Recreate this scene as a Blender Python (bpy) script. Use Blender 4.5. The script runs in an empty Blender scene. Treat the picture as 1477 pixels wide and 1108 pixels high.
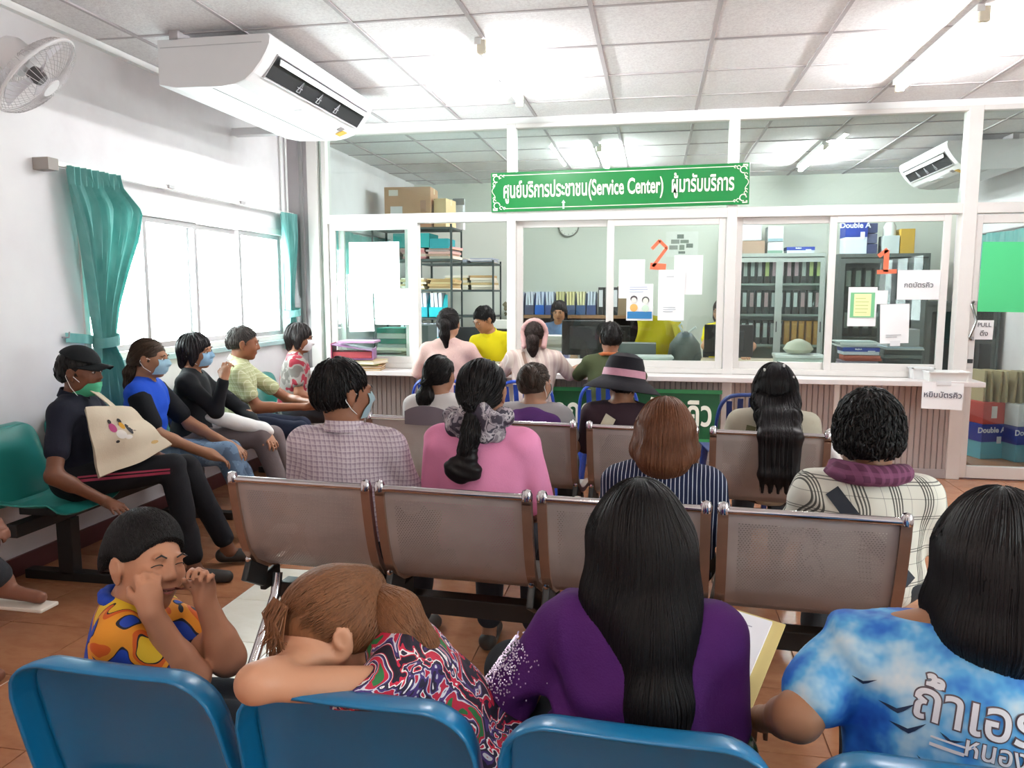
import bpy, bmesh, math, random
import numpy as np
from mathutils import Vector, Matrix
from mathutils.bvhtree import BVHTree
C = bpy.context.scene.collection
S = bpy.context.scene
# ------------------------------------------------------------------ camera, sky, exposure
cam = bpy.data.objects.new('camera', bpy.data.cameras.new('camera')); C.objects.link(cam)
cam.location = (0, 0, 1.38)
cam.rotation_euler = (math.radians(90 - 6.70), 0, math.radians(10.40))
cam.data.sensor_width = 36.0; cam.data.sensor_fit = 'HORIZONTAL'
cam.data.lens = 1115 / 1477 * 36.0
cam.data.clip_start = 0.02
S.camera = cam
S.view_settings.view_transform = 'Standard'; S.view_settings.look = 'None'
S.view_settings.gamma = 1; S.view_settings.use_curve_mapping = False
S.view_settings.exposure = 0.75
w = bpy.data.worlds.new('sky'); S.world = w; w.use_nodes = True
bg = w.node_tree.nodes['Background']; bg.inputs[0].default_value = (0.93, 0.97, 1.0, 1); bg.inputs[1].default_value = 16.0
LAMP = 165.0      # strength of the fluorescent tubes
S.cycles.max_bounces = 7; S.cycles.diffuse_bounces = 4; S.cycles.transparent_max_bounces = 16
S.cycles.use_denoising = True
try: S.cycles.sample_clamp_indirect = 6.0
except Exception: pass
def portal(loc, rot, sx, sy):
    l = bpy.data.lights.new('window_portal', 'AREA'); l.shape = 'RECTANGLE'; l.size = sx; l.size_y = sy
    l.cycles.is_portal = True
    o = bpy.data.objects.new('window_portal', l); C.objects.link(o); o.location = loc; o.rotation_euler = rot
portal((-3.22, 4.95, 1.48), (0, math.radians(-90), 0), 0.95, 2.45)
portal((-3.22, 7.75, 1.48), (0, math.radians(-90), 0), 0.95, 1.9)
portal((3.60, 0.6, 1.45), (0, math.radians(90), 0), 1.0, 2.2)

# ------------------------------------------------------------------ colours and materials
def lin(c):
    if isinstance(c, str):
        c = tuple(int(c[i:i+2], 16) for i in (0, 2, 4))
    return tuple(((v/255)/12.92 if v/255 <= .04045 else ((v/255+.055)/1.055)**2.4) for v in c) + (1,)
class NT:
    def __init__(s, name):
        s.m = bpy.data.materials.new(name); s.m.use_nodes = True
        s.t = s.m.node_tree; s.n = s.t.nodes; s.l = s.t.links
        s.b = s.n['Principled BSDF']; s.out = s.n['Material Output']
        s.co = None
    def node(s, typ, **kw):
        n = s.n.new(typ)
        for k, v in kw.items(): setattr(n, k, v)
        return n
    def put(s, sock, v):
        if v is None: return
        if hasattr(v, 'links'): s.l.new(v, sock)
        elif isinstance(v, (tuple, list)): sock.default_value = v
        else: sock.default_value = v
    def coord(s):
        if s.co is None: s.co = s.node('ShaderNodeTexCoord').outputs['Object']
        return s.co
    def xyz(s, co=None):
        n = s.node('ShaderNodeSeparateXYZ'); s.put(n.inputs[0], co or s.coord()); return n.outputs
    def ma(s, op, a, b=None, c=None, clamp=False):
        n = s.node('ShaderNodeMath', operation=op, use_clamp=clamp)
        s.put(n.inputs[0], a); s.put(n.inputs[1], b)
        if c is not None: s.put(n.inputs[2], c)
        return n.outputs[0]
    def mix(s, f, a, b):
        n = s.node('ShaderNodeMix', data_type='RGBA')
        s.put(n.inputs[0], f); s.put(n.inputs[6], a); s.put(n.inputs[7], b); return n.outputs[2]
    def noise(s, scale, detail=3, stretch=None, rough=.5, co=None):
        n = s.node('ShaderNodeTexNoise'); n.inputs['Scale'].default_value = scale; n.inputs['Detail'].default_value = detail
        n.inputs['Roughness'].default_value = rough
        c = co or s.coord()
        if stretch:
            mp = s.node('ShaderNodeMapping'); mp.inputs['Scale'].default_value = stretch; s.l.new(c, mp.inputs[0]); c = mp.outputs[0]
        s.l.new(c, n.inputs['Vector']); return n.outputs[0]
    def ramp(s, f, stops, const=False):
        n = s.node('ShaderNodeValToRGB'); r = n.color_ramp
        if const: r.interpolation = 'CONSTANT'
        while len(r.elements) < len(stops): r.elements.new(.5)
        for e, (p, c) in zip(r.elements, stops): e.position = p; e.color = lin(c)
        s.put(n.inputs[0], f); return n.outputs[0]
    def bump(s, h, strength=.3, dist=.01):
        n = s.node('ShaderNodeBump'); n.inputs['Strength'].default_value = strength; n.inputs['Distance'].default_value = dist
        s.put(n.inputs['Height'], h); s.l.new(n.outputs[0], s.b.inputs['Normal'])
    def fin(s, col, rough=.6, metal=0., spec=None):
        s.put(s.b.inputs['Base Color'], col); s.put(s.b.inputs['Roughness'], rough); s.put(s.b.inputs['Metallic'], metal)
        if spec is not None: s.b.inputs['Specular IOR Level'].default_value = spec
        return s.m
MC = {}
def mat(col, rough=.6, metal=0., var=.06, nscale=9, bump=0., bscale=60, spec=None, name=None):
    """plain procedural surface: base colour with faint mottling and a fine relief"""
    key = ('m', col, rough, metal, var, nscale, bump, bscale, spec)
    if key in MC: return MC[key]
    t = NT(name or 'surface'); c = lin(col)
    if var:
        f = t.noise(nscale, 3)
        lo = tuple(v*(1-var*1.6) for v in c[:3])+(1,); hi = tuple(min(1, v*(1+var)) for v in c[:3])+(1,)
        col_ = t.mix(f, lo, hi)
    else: col_ = c
    if bump: t.bump(t.noise(bscale, 4), bump, .004)
    MC[key] = t.fin(col_, rough, metal, spec); return MC[key]
def emis(col, st):
    t = NT('lamp_glow'); t.fin(lin(col), .5); t.put(t.b.inputs['Emission Color'], lin(col)); t.b.inputs['Emission Strength'].default_value = st; return t.m
def glass_mat(tint='eef4f2', refl=1.0):
    t = NT('glass'); tr = t.node('ShaderNodeBsdfTransparent'); tr.inputs[0].default_value = lin(tint)
    gl = t.node('ShaderNodeBsdfGlossy'); gl.inputs['Roughness'].default_value = .01
    lw = t.node('ShaderNodeLayerWeight'); f5 = t.ma('ADD', t.ma('MULTIPLY', t.ma('POWER', lw.outputs['Facing'], 5.0), .8), .035)
    mx = t.node('ShaderNodeMixShader'); t.put(mx.inputs[0], t.ma('MULTIPLY', f5, refl, clamp=True))
    t.l.new(tr.outputs[0], mx.inputs[1]); t.l.new(gl.outputs[0], mx.inputs[2]); t.l.new(mx.outputs[0], t.out.inputs[0]); return t.m

# ------------------------------------------------------------------ mesh building
class MB:
    def __init__(s): s.v = []; s.f = []
    def quad(s, a, b, c, d):
        n = len(s.v); s.v += [a, b, c, d]; s.f.append((n, n+1, n+2, n+3)); return s
    def box(s, cx, cy, cz, sx, sy, sz, M=None):
        n = len(s.v)
        for dx, dy, dz in ((-1,-1,-1),(1,-1,-1),(1,1,-1),(-1,1,-1),(-1,-1,1),(1,-1,1),(1,1,1),(-1,1,1)):
            p = Vector((dx*sx/2, dy*sy/2, dz*sz/2))
            if M: p = M @ p
            s.v.append((cx+p.x, cy+p.y, cz+p.z))
        for f in ((0,3,2,1),(4,5,6,7),(0,1,5,4),(1,2,6,5),(2,3,7,6),(3,0,4,7)): s.f.append(tuple(n+i for i in f))
        return s
    def bx(s, x0, x1, y0, y1, z0, z1): return s.box((x0+x1)/2, (y0+y1)/2, (z0+z1)/2, abs(x1-x0), abs(y1-y0), abs(z1-z0))
    def tube(s, pts, r, seg=8, caps=True, flat=1.0):
        pts = [Vector(p) for p in pts]; n0 = len(s.v); k = len(pts)
        rs = r if isinstance(r, (list, tuple)) else [r]*k
        up = None
        for i, p in enumerate(pts):
            d = (pts[min(i+1, k-1)] - pts[max(i-1, 0)]).normalized()
            if up is None: up = Vector((0, 0, 1)) if abs(d.z) < .9 else Vector((1, 0, 0))
            a = d.cross(up); a = a.normalized() if a.length > 1e-6 else Vector((1, 0, 0)); b = a.cross(d).normalized(); up = b
            for j in range(seg):
                t = 2*math.pi*j/seg; q = p + a*math.cos(t)*rs[i] + b*math.sin(t)*rs[i]*flat
                s.v.append(tuple(q))
        for i in range(k-1):
            for j in range(seg):
                j2 = (j+1) % seg
                s.f.append((n0+i*seg+j, n0+i*seg+j2, n0+(i+1)*seg+j2, n0+(i+1)*seg+j))
        if caps:
            s.f.append(tuple(n0+j for j in reversed(range(seg)))); s.f.append(tuple(n0+(k-1)*seg+j for j in range(seg)))
        return s
    def lathe(s, prof, M=None, seg=20):
        M = M or Matrix(); n0 = len(s.v); k = len(prof)
        for r, z in prof:
            for j in range(seg):
                t = 2*math.pi*j/seg; s.v.append(tuple(M @ Vector((r*math.cos(t), r*math.sin(t), z))))
        for i in range(k-1):
            for j in range(seg):
                j2 = (j+1) % seg; s.f.append((n0+i*seg+j, n0+i*seg+j2, n0+(i+1)*seg+j2, n0+(i+1)*seg+j))
        s.f.append(tuple(n0+j for j in reversed(range(seg)))); s.f.append(tuple(n0+(k-1)*seg+j for j in range(seg)))
        return s
    def grid(s, fn, nu, nv):
        n0 = len(s.v)
        for i in range(nu+1):
            for j in range(nv+1): s.v.append(tuple(fn(i/nu, j/nv)))
        for i in range(nu):
            for j in range(nv):
                a = n0+i*(nv+1)+j; s.f.append((a, a+1, a+nv+2, a+nv+1))
        return s
    def sheet(s, fn, nu, nv, th):
        """a thin sheet with real thickness: fn(u,v) -> point; extruded along its normal"""
        P = [[Vector(fn(i/nu, j/nv)) for j in range(nv+1)] for i in range(nu+1)]
        n0 = len(s.v); W = nv+1; Q = []
        for i in range(nu+1):
            for j in range(nv+1):
                du = P[min(i+1, nu)][j]-P[max(i-1, 0)][j]; dv = P[i][min(j+1, nv)]-P[i][max(j-1, 0)]
                Q.append(P[i][j] + du.cross(dv).normalized()*th)
        s.v += [tuple(P[i][j]) for i in range(nu+1) for j in range(nv+1)]; n1 = len(s.v); s.v += [tuple(q) for q in Q]
        for i in range(nu):
            for j in range(nv):
                a = i*W+j
                s.f.append((n0+a, n0+a+W, n0+a+W+1, n0+a+1)); s.f.append((n1+a, n1+a+1, n1+a+W+1, n1+a+W))
        rim = [i*W for i in range(nu)] + [nu*W+j for j in range(nv)] + [i*W+nv for i in range(nu, 0, -1)] + [j for j in range(nv, 0, -1)]
        for q in range(len(rim)):
            a, b = rim[q], rim[(q+1) % len(rim)]; s.f.append((n0+a, n1+a, n1+b, n0+b))
        return s
    def add(s, other, M=None):
        n = len(s.v)
        s.v += [tuple(M @ Vector(v)) for v in other.v] if M else other.v
        s.f += [tuple(n+i for i in f) for f in other.f]; return s
    def mesh(s, name, m, smooth=False, bevel=0):
        me = bpy.data.meshes.new(name); me.from_pydata(s.v, [], s.f)
        if bevel:
            bm = bmesh.new(); bm.from_mesh(me)
            bmesh.ops.bevel(bm, geom=list(bm.edges), offset=bevel, segments=2, affect='EDGES', profile=.6)
            bm.to_mesh(me); bm.free()
        if m: me.materials.append(m)
        if smooth:
            me.polygons.foreach_set('use_smooth', [True]*len(me.polygons))
            try: me.set_sharp_from_angle(angle=math.radians(40))
            except Exception: pass
        me.update(); return me
def part(name, mb, m, parent, smooth=False, bevel=0, loc=None):
    me = mb.mesh(name, m, smooth, bevel) if isinstance(mb, MB) else mb
    o = bpy.data.objects.new(name, me); C.objects.link(o); o.parent = parent
    if loc: o.location = loc
    return o
def tag(o, label, cat, group=None):
    o['label'] = label; o['category'] = cat
    if group: o['group'] = group
    return o
def thing(name, label, cat, loc=(0, 0, 0), rz=0, group=None):
    o = bpy.data.objects.new(name, None); o.empty_display_size = .05; C.objects.link(o)
    o.location = loc; o.rotation_euler = (0, 0, rz); return tag(o, label, cat, group)
def solo(name, mb, m, label, cat, loc=(0, 0, 0), rz=0, group=None, smooth=False, bevel=0):
    o = part(name, mb, m, None, smooth, bevel); o.location = loc; o.rotation_euler = (0, 0, rz); return tag(o, label, cat, group)
def struct(name, mb, m, parent=None, smooth=False, bevel=0):
    o = part(name, mb, m, parent, smooth, bevel) if mb else bpy.data.objects.new(name, None)
    if not mb: C.objects.link(o)
    if not parent: o['kind'] = 'structure'
    return o
def copy_tree(o, parent=None):
    c = o.copy(); C.objects.link(c); c.parent = parent
    for ch in list(o.children): copy_tree(ch, c)
    return c
def text_mb(txt, size, bold=0., depth=.0, align='CENTER', res=3, sx=1.0):
    """lettering as a mesh in its own x,y plane"""
    cu = bpy.data.curves.new('lettering', 'FONT'); cu.body = txt; cu.size = size; cu.align_x = align; cu.align_y = 'CENTER'
    cu.offset = bold; cu.extrude = depth; cu.resolution_u = res; cu.fill_mode = 'BOTH'
    o = bpy.data.objects.new('lettering', cu); C.objects.link(o)
    dg = bpy.context.evaluated_depsgraph_get(); me = o.evaluated_get(dg).to_mesh()
    mb = MB(); mb.v = [(v.co.x*sx, v.co.y, v.co.z) for v in me.vertices]; mb.f = [tuple(p.vertices) for p in me.polygons]
    o.evaluated_get(dg).to_mesh_clear(); bpy.data.objects.remove(o); bpy.data.curves.remove(cu)
    return mb
XZ = Matrix.Rotation(math.radians(90), 4, 'X')     # turns the x,y plane upright, facing -y
def T(x, y, z): return Matrix.Translation((x, y, z))
# ================================================================== THE SETTING
XL, XR, YP, YB, YR, H = -3.05, 3.35, 6.2, 9.7, -1.3, 2.75
def wall_mat():
    t = NT('painted_plaster'); n1 = t.noise(1.1, 5, rough=.6); n2 = t.noise(14, 4)
    c = t.ramp(n1, [(.30, 'd8d2d4'), (.52, 'e6e2e4'), (.7, 'eceaea')]); t.bump(n2, .12, .004)
    return t.fin(c, .75)
M_wall = wall_mat(); M_office = mat('d6dbd0', .75, var=.03, nscale=2)
M_alu = mat('e6e2de', .38, .25, var=.03); M_grey_alu = mat('b4aeb0', .4, .4, var=.04)
M_white = mat('efefed', .5, var=.02); M_black = mat('1a1818', .45, var=.05); M_dark = mat('2e3234', .5)
M_glass = glass_mat(); M_teal = None
# walls with the openings of the windows
def wall_x(name, x0, x1, y0, y1, holes, m):
    mb = MB(); y = y0
    for (a, b, z0, z1) in holes:
        mb.bx(x0, x1, y, a, 0, H+.25); mb.bx(x0, x1, a, b, 0, z0); mb.bx(x0, x1, a, b, z1, H+.25); y = b
    mb.bx(x0, x1, y, y1, 0, H+.25); return struct(name, mb, m)
W1 = (3.72, 6.08, 1.0, 1.90); W2 = (6.85, 8.65, 1.0, 1.9); W_FILL = (-.5, 1.7, .95, 1.95)  # the last opening, in the right wall, is added to let daylight in
wall_left = wall_x('wall_left', XL-.14, XL, YR, YB+.1, [W1, W2], M_wall)
wall_right = wall_x('wall_right', XR, XR+.14, YR, YB+.1, [W_FILL], M_wall)
struct('wall_back', MB().bx(XL-.14, XR+.14, YB, YB+.12, 0, H+.25), M_office)
struct('wall_rear', MB().bx(XL-.14, XR+.14, YR-.12, YR, 0, H+.25), M_wall)
def marble(c0, c1, sc, rough, name):
    t = NT(name); n = t.noise(sc, 6, stretch=(1, 2.2, 1), rough=.62); col = t.ramp(n, [(.3, c0), (.55, c1), (.75, c0)])
    return t.fin(col, rough)
M_tile = marble('9c6446', 'b07856', 4.5, .26, 'terracotta_tile'); M_tile2 = marble('e8e2d2', 'f2eee2', 3.5, .2, 'cream_tile')
M_grout = mat('8c5a40', .8)
floor = struct('floor', MB().bx(XL-.14, XR+.14, YR-.12, YB+.12, -.1, -.004), M_grout)
me_t = MB().box(0, 0, -.004, .396, .396, .008).mesh('floor_tile', M_tile, bevel=.0015)
me_w = MB().box(0, 0, -.004, .396, .396, .008).mesh('floor_tile', M_tile2, bevel=.0015)
rest = MB(); nx = int((XR-XL)/.4)+1
for j in range(28):
    for i in range(nx):
        x = XL+.2+i*.4; y = YR+.2+j*.4
        if y > YB: continue
        white = -1.9 < x < -1.15 and 2.2 < y < 3.4
        if y < .4 or y > 7.6 or (y > 6.3 and x < 1.6) or x > 3.0: rest.box(x, y, -.004, .396, .396, .008)
        else: part('floor_tile', me_w if white else me_t, None, floor, loc=(x, y, 0))
o = part('floor_tiles', rest, M_tile, floor); o['kind'] = 'stuff'
# ceiling: lay-in panels between the bars of a grid
def panel_mat():
    t = NT('mineral_fibre_panel'); n = t.noise(75, 3, rough=.7); t.bump(n, .55, .006)
    return t.fin(t.ramp(n, [(.35, 'e2dedf'), (.6, 'f2f0f0')]), .85)
M_panel = panel_mat(); M_bar = mat('bdb6b8', .6)
ceiling = struct('ceiling', MB().bx(XL-.14, XR+.14, YR-.12, YB+.12, H+.03, H+.12), M_white)
me_p = MB().box(0, 0, 0, .588, .588, .012).mesh('ceiling_panel', M_panel, bevel=.003)
random.seed(3); GX = -.333; GY = 3.92
xs = [GX + .61*i for i in range(-5, 8)]; ys = [GY+.604*j for j in range(-9, 11)]
bars = MB()
for x in xs: bars.bx(x-.011, x+.011, YR, YB, H-.002, H+.02)
for y in ys: bars.bx(XL, XR, y-.009, y+.009, H-.001, H+.02)
o = part('grid_bars', bars, M_bar, ceiling); o['kind'] = 'stuff'
for x in [xs[0]-.61]+xs:
    for y in [ys[0]-.604]+ys:
        cx, cy = x+.305, y+.302
        if cx-.28 > XR or cx+.28 < XL or cy > YB+.1 or cy < YR-.2: continue
        p = part('ceiling_panel', me_p, None, ceiling, loc=(cx, cy, H+.008+random.uniform(0, .004)))
        p.rotation_euler = (random.uniform(-.003, .003), random.uniform(-.003, .003), 0)
# cove trim and skirting
M_maroon = mat('5a2c2c', .45)
struct('trim_1', MB().bx(XL, XL+.035, YR, YP, H-.035, H), M_white)
struct('trim_2', MB().bx(XR-.035, XR, YR, YB, H-.035, H), M_white)
struct('baseboard_left', MB().bx(XL, XL+.015, YR, YP-.06, 0, .10), M_maroon, bevel=.003)
struct('baseboard_right', MB().bx(XR-.015, XR, YR, YP-.06, 0, .10), M_maroon, bevel=.003)
struct('baseboard_back', MB().bx(XL, XR, YB-.015, YB, 0, .10), M_maroon, bevel=.003)

# windows: aluminium frames with sliding sashes and panes
def sash(win, x, y0, y1, z0, z1, b=.035):
    f = MB().bx(x-.015, x+.015, y0, y0+b, z0, z1).bx(x-.015, x+.015, y1-b, y1, z0, z1).bx(x-.015, x+.015, y0+b, y1-b, z0, z0+b).bx(x-.015, x+.015, y0+b, y1-b, z1-b, z1)
    s_ = part('sash', f, M_grey_alu, win, bevel=.003); part('pane', MB().bx(x-.002, x+.002, y0+b-.004, y1-b+.004, z0+b-.004, z1-b+.004), M_glass, s_)
def window(name, xw, h, splits):
    y0, y1, z0, z1 = h; win = struct(name, None, None); win.location = (0, 0, 0)
    x0, x1 = (xw-.12, xw+.012) if xw < 0 else (xw-.012, xw+.12)
    part('frame', MB().bx(x0, x1, y0, y0+.04, z0, z1).bx(x0, x1, y1-.04, y1, z0, z1).bx(x0, x1, y0+.04, y1-.04, z0, z0+.04).bx(x0, x1, y0+.04, y1-.04, z1-.05, z1), M_alu, win, bevel=.003)
    for i, (a, b) in enumerate(splits): sash(win, (x0+x1)/2 + (.02 if i % 2 else -.02), a, b, z0+.04, z1-.05)
    return win
window('window_1', XL, W1, [(3.76, 4.33), (4.29, 4.86), (4.80, 5.44), (5.40, 6.04)])
window('window_2', XL, W2, [(6.89, 7.5), (7.46, 8.05), (8.0, 8.61)])
window('window_3', XR, W_FILL, [(-.46, .28), (.24, .98), (.94, 1.66)])  # out-of-view window, added as fill for the near part of the room
struct('trim_3', MB().bx(XL, XL+.05, W1[0]-.04, W1[1]+.04, .965, 1.0), mat('a9c4c4', .5), bevel=.004)

# ------------------------------------------------------------------ glazed aluminium partition
wp = struct('wall_partition', None, None)
def post(x0, x1, z0=0., z1=2.70, d=.05): part('post', MB().bx(x0, x1, YP-d, YP+d, z0, z1), M_alu, wp, bevel=.004)
post(-2.86, -2.77); post(-2.73, -2.69)
part('post', MB().bx(XL, -2.86, YP-.03, YP+.03, 0, 2.70), M_grey_alu, wp, bevel=.004)
post(-1.985, -1.915, .80, 1.95, .046); post(-1.17, -1.10); post(.525, .60); post(2.165, 2.26)
post(-1.94, -1.90, 0, .72); post(-.33, -.29, 0, .72); post(1.35, 1.39, 0, .72)
part('post', MB().bx(-2.93, -2.90, YP-.055, YP+.02, 0, 2.70), mat('8d8a8a', .5), wp)
for (a, b) in ((-2.69, -1.17), (-1.10, .525), (.60, 2.165), (2.26, XR)):
    part('rail', MB().bx(a, b, YP-.05, YP+.05, 1.95, 2.025), M_alu, wp, bevel=.004)
    part('rail', MB().bx(a, b, YP-.05, YP+.05, 2.665, 2.70), M_alu, wp, bevel=.004)
    part('pane', MB().bx(a-.005, b+.005, YP-.003, YP+.003, 2.02, 2.67), M_glass, wp)
part('header_panel', MB().bx(XL, XR, YP-.03, YP+.03, 2.70, H), M_white, wp)
part('pane', MB().bx(-2.86+.09, -2.73, YP-.003, YP+.003, .76, 2.7), M_glass, wp)
part('rail', MB().bx(-2.69, 2.165, YP-.047, YP+.047, .757, .80), M_alu, wp, bevel=.004)
part('rail', MB().bx(-2.69, 2.165, YP-.045, YP+.03, 0, .07), M_grey_alu, wp, bevel=.004)
# sliding sashes over the counter
def psash(n, x0, x1, y, z0=.80, z1=1.95, b=.05):
    win = struct('window_%d' % n, None, None)
    part('sash', MB().bx(x0, x0+b, y-.014, y+.014, z0, z1).bx(x1-b, x1, y-.014, y+.014, z0, z1).bx(x0+b, x1-b, y-.014, y+.014, z0, z0+.055).bx(x0+b, x1-b, y-.014, y+.014, z1-.05, z1), M_alu, win, bevel=.003)
    part('pane', MB().bx(x0+b-.004, x1-b+.004, y-.002, y+.002, z0+.05, z1-.046), M_glass, win)
psash(4, -2.68, -1.95, YP-.02); psash(5, -2.62, -1.99, YP+.022); psash(6, -.37, .52, YP-.02); psash(7, -1.10, -.33, YP+.022)
psash(8, .60, 1.33, YP+.022); psash(9, 1.27, 2.10, YP-.02); 
# ribbed counter front: one narrow board beside the other
M_rib = mat('b5a9a5', .42, var=.05); rib = MB()
x = -2.86
while x < 2.16:
    rib.v += []; n = len(rib.v)
    for (dx, dy) in ((0, 0), (.004, -.006), (.034, -.006), (.038, 0)):
        for z in (.07, .72): rib.v.append((x+dx, YP-.03+dy, z))
    for k in range(3): rib.f.append((n+2*k, n+2*k+2, n+2*k+3, n+2*k+1))
    x += .041
rb = part('ribbed_boards', rib, M_rib, wp); rb['kind'] = 'stuff'
part('backing_board', MB().bx(-2.86, 2.165, YP-.028, YP-.005, .07, .72), mat('8f8583', .6), wp)

# glazed door with its jamb
dr = struct('door_1', None, None)
part('door_frame', MB().bx(2.262, 2.31, YP-.03, YP+.02, .01, 1.94).bx(3.2, 3.28, YP-.03, YP+.02, .01, 1.94).bx(2.31, 3.2, YP-.03, YP+.02, .01, .10).bx(2.31, 3.2, YP-.03, YP+.02, 1.88, 1.94), M_alu, dr, bevel=.004)
part('pane', MB().bx(2.305, 3.205, YP-.006, YP, .095, 1.885), M_glass, dr)
h_ = part('door_handle', MB().tube([(2.285, YP-.03, 1.04), (2.262, YP-.055, 1.06), (2.277, YP-.07, 1.12), (2.292, YP-.075, 1.18), (2.277, YP-.07, 1.24), (2.262, YP-.055, 1.30), (2.285, YP-.03, 1.32)], .009, 8), mat('8a8684', .2, 1.0, var=0), dr, smooth=True)
part('handle_rose', MB().box(2.275, YP-.035, 1.05, .05, .01, .03).box(2.275, YP-.035, 1.31, .05, .01, .03), M_grey_alu, h_, bevel=.003)
part('lock', MB().box(2.285, YP-.035, .885, .035, .012, .03), M_dark, dr, bevel=.003)

# ================================================================== fluorescent lamps
M_tube = emis('fbfdff', LAMP); M_tube_office = emis('fbfdff', LAMP*1.35); M_tube_fill = emis('fff6ea', LAMP*.6)
def batten(x, y0, y1, label, z=H, mt=None):
    t = thing('fluorescent_lamp', label, 'lamp', (x, (y0+y1)/2, z)); L = (y1-y0)/2
    part('fixture_body', MB().bx(-.018, .018, -L, L, -.035, 0), M_white, t, bevel=.004)
    part('tube', MB().tube([(0.03, -L+.04, -.062), (0.03, L-.04, -.062)], .014, 10), mt or M_tube, t, smooth=True)
    for s_ in (-1, 1): part('lamp_holder', MB().box(.02, s_*(L-.02), -.045, .05, .035, .075), mat('ece4cf', .5), t, bevel=.006)
batten(-.97, 4.25, 5.50, 'fluorescent tube on the ceiling left of centre, above the waiting benches')
batten(1.50, 4.20, 5.55, 'bright fluorescent tube on the ceiling at the right of the waiting room')
batten(1.48, 7.6, 8.9, 'fluorescent tube beyond the glass at the right of the office ceiling', mt=M_tube_office)
batten(-.55, 7.3, 8.6, 'fluorescent tube in the office, glowing above the green sign', mt=M_tube_office)
batten(-.6, -.9, .35, 'dimmer old fluorescent tube on the ceiling behind the viewpoint', mt=M_tube_fill)  # unseen lamp added behind the camera to lift the dark foreground


# ================================================================== air conditioners, fan
def aircon(label, loc, rz, L, mirror=1):
    t = thing('air_conditioner', label, 'air conditioner', loc, rz)
    prof = [(0, -.23), (.10, -.25), (.36, -.255), (.44, -.245), (.50, -.225), (.545, -.19), (.59, -.14), (.625, -.09), (.645, -.05), (.65, -.015), (.64, 0), (0, 0)]
    n = len(prof); mb = MB()
    ys_ = (0, .012, L-.012, L); ins = (.985, 1, 1, .985)
    for y, k in zip(ys_, ins): mb.v += [(.33+(x-.33)*k, y, -.12+(z+.12)*k) for x, z in prof]
    slot = 6   # profile segments 5..8 hold the outlet
    for a in range(3):
        for i in range(n):
            j = (i+1) % n
            mb.f.append((a*n+i, (a+1)*n+i, (a+1)*n+j, a*n+j))
    mb.f.append(tuple(range(n))); mb.f.append(tuple(3*n+i for i in reversed(range(n))))
    part('housing', mb, mat('e9e7e8', .38, var=.02), t)
    # outlet: dark recess laid along the nose, with a lifted flap and vane brackets
    def nose(v, y, off=0.0):      # v 0..1 along the nose from below to above
        a = Vector((.553, 0, -.182)); b = Vector((.628, 0, -.083)); d = (b-a); nrm = Vector((d.z, 0, -d.x)).normalized()
        if nrm.z > 0: nrm = -nrm
        p = a+d*v+nrm*off; return (p.x, y, p.z)
    rec = MB(); y0, y1 = .10, L-.08
    rec.sheet(lambda u, v: nose(v, y0+(y1-y0)*u, .004), 2, 2, .003)
    part('air_outlet', rec, mat('16161a', .6), t)
    part('outlet_rim', MB().tube([nose(-.06, y0, .005), nose(-.06, y1, .005), nose(1.06, y1, .005), nose(1.06, y0, .005), nose(-.06, y0, .005)], .005, 6), mat('c9c6c8', .4), t)
    part('outlet_flap', MB().sheet(lambda u, v: nose(.74+.22*v, y0+.03+(y1-y0-.05)*u, .026-.012*v), 2, 2, .005), mat('f0eff0', .4), t)
    for k in range(3):
        yy = y0+(y1-y0)*(.28+.20*k)
        part('vane_bracket', MB().tube([nose(.1, yy-.02, .012), nose(.6, yy, .016), nose(.1, yy+.02, .012), nose(.1, yy-.02, .012)], .003, 5).tube([nose(.3, yy-.03, .012), nose(.3, yy+.03, .012)], .0025, 5), mat('b9b9bf', .4), t)
    part('side_seam', MB().bx(.02, .60, -.002, .002, -.045, -.041), mat('c4c2c4', .6), t)
    part('bottom_seam', MB().bx(.30, .306, .02, L-.02, -.2575, -.254), mat('d5d3d5', .6), t)
    part('label_plate', MB().bx(.47, .52, L*.42, L*.58, -.245, -.238), mat('f6f6f6', .4), t)
    part('energy_sticker', MB().box(.475, L-.16, -.240, .06, .075, .004, Matrix.Rotation(math.radians(-20), 4, 'Y')), mat('d8a83c', .5), t)
    part('grille_badge', MB().box(.505, L-.24, -.2285, .035, .06, .004, Matrix.Rotation(math.radians(-25), 4, 'Y')), mat('8c8484', .5), t)
    part('hanging_bracket', MB().box(.1, .1, .02, .05, .2, .05).box(.1, L-.1, .02, .05, .2, .05), M_grey_alu, t)
    return t
aircon('large white air conditioner hung under the ceiling above the left windows', (-2.62, 3.86, 2.71), 0, 1.48)
a2 = aircon('white air conditioner beyond the glass at the right side of the office', (3.12, 8.85, 2.70), math.pi, 1.35)
part('pipe_cover', MB().bx(-2.62+2.62-.40, .0, 1.42, 1.50, -.2, -.15), mat('cfcbcc', .5), bpy.data.objects['air_conditioner'])

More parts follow.
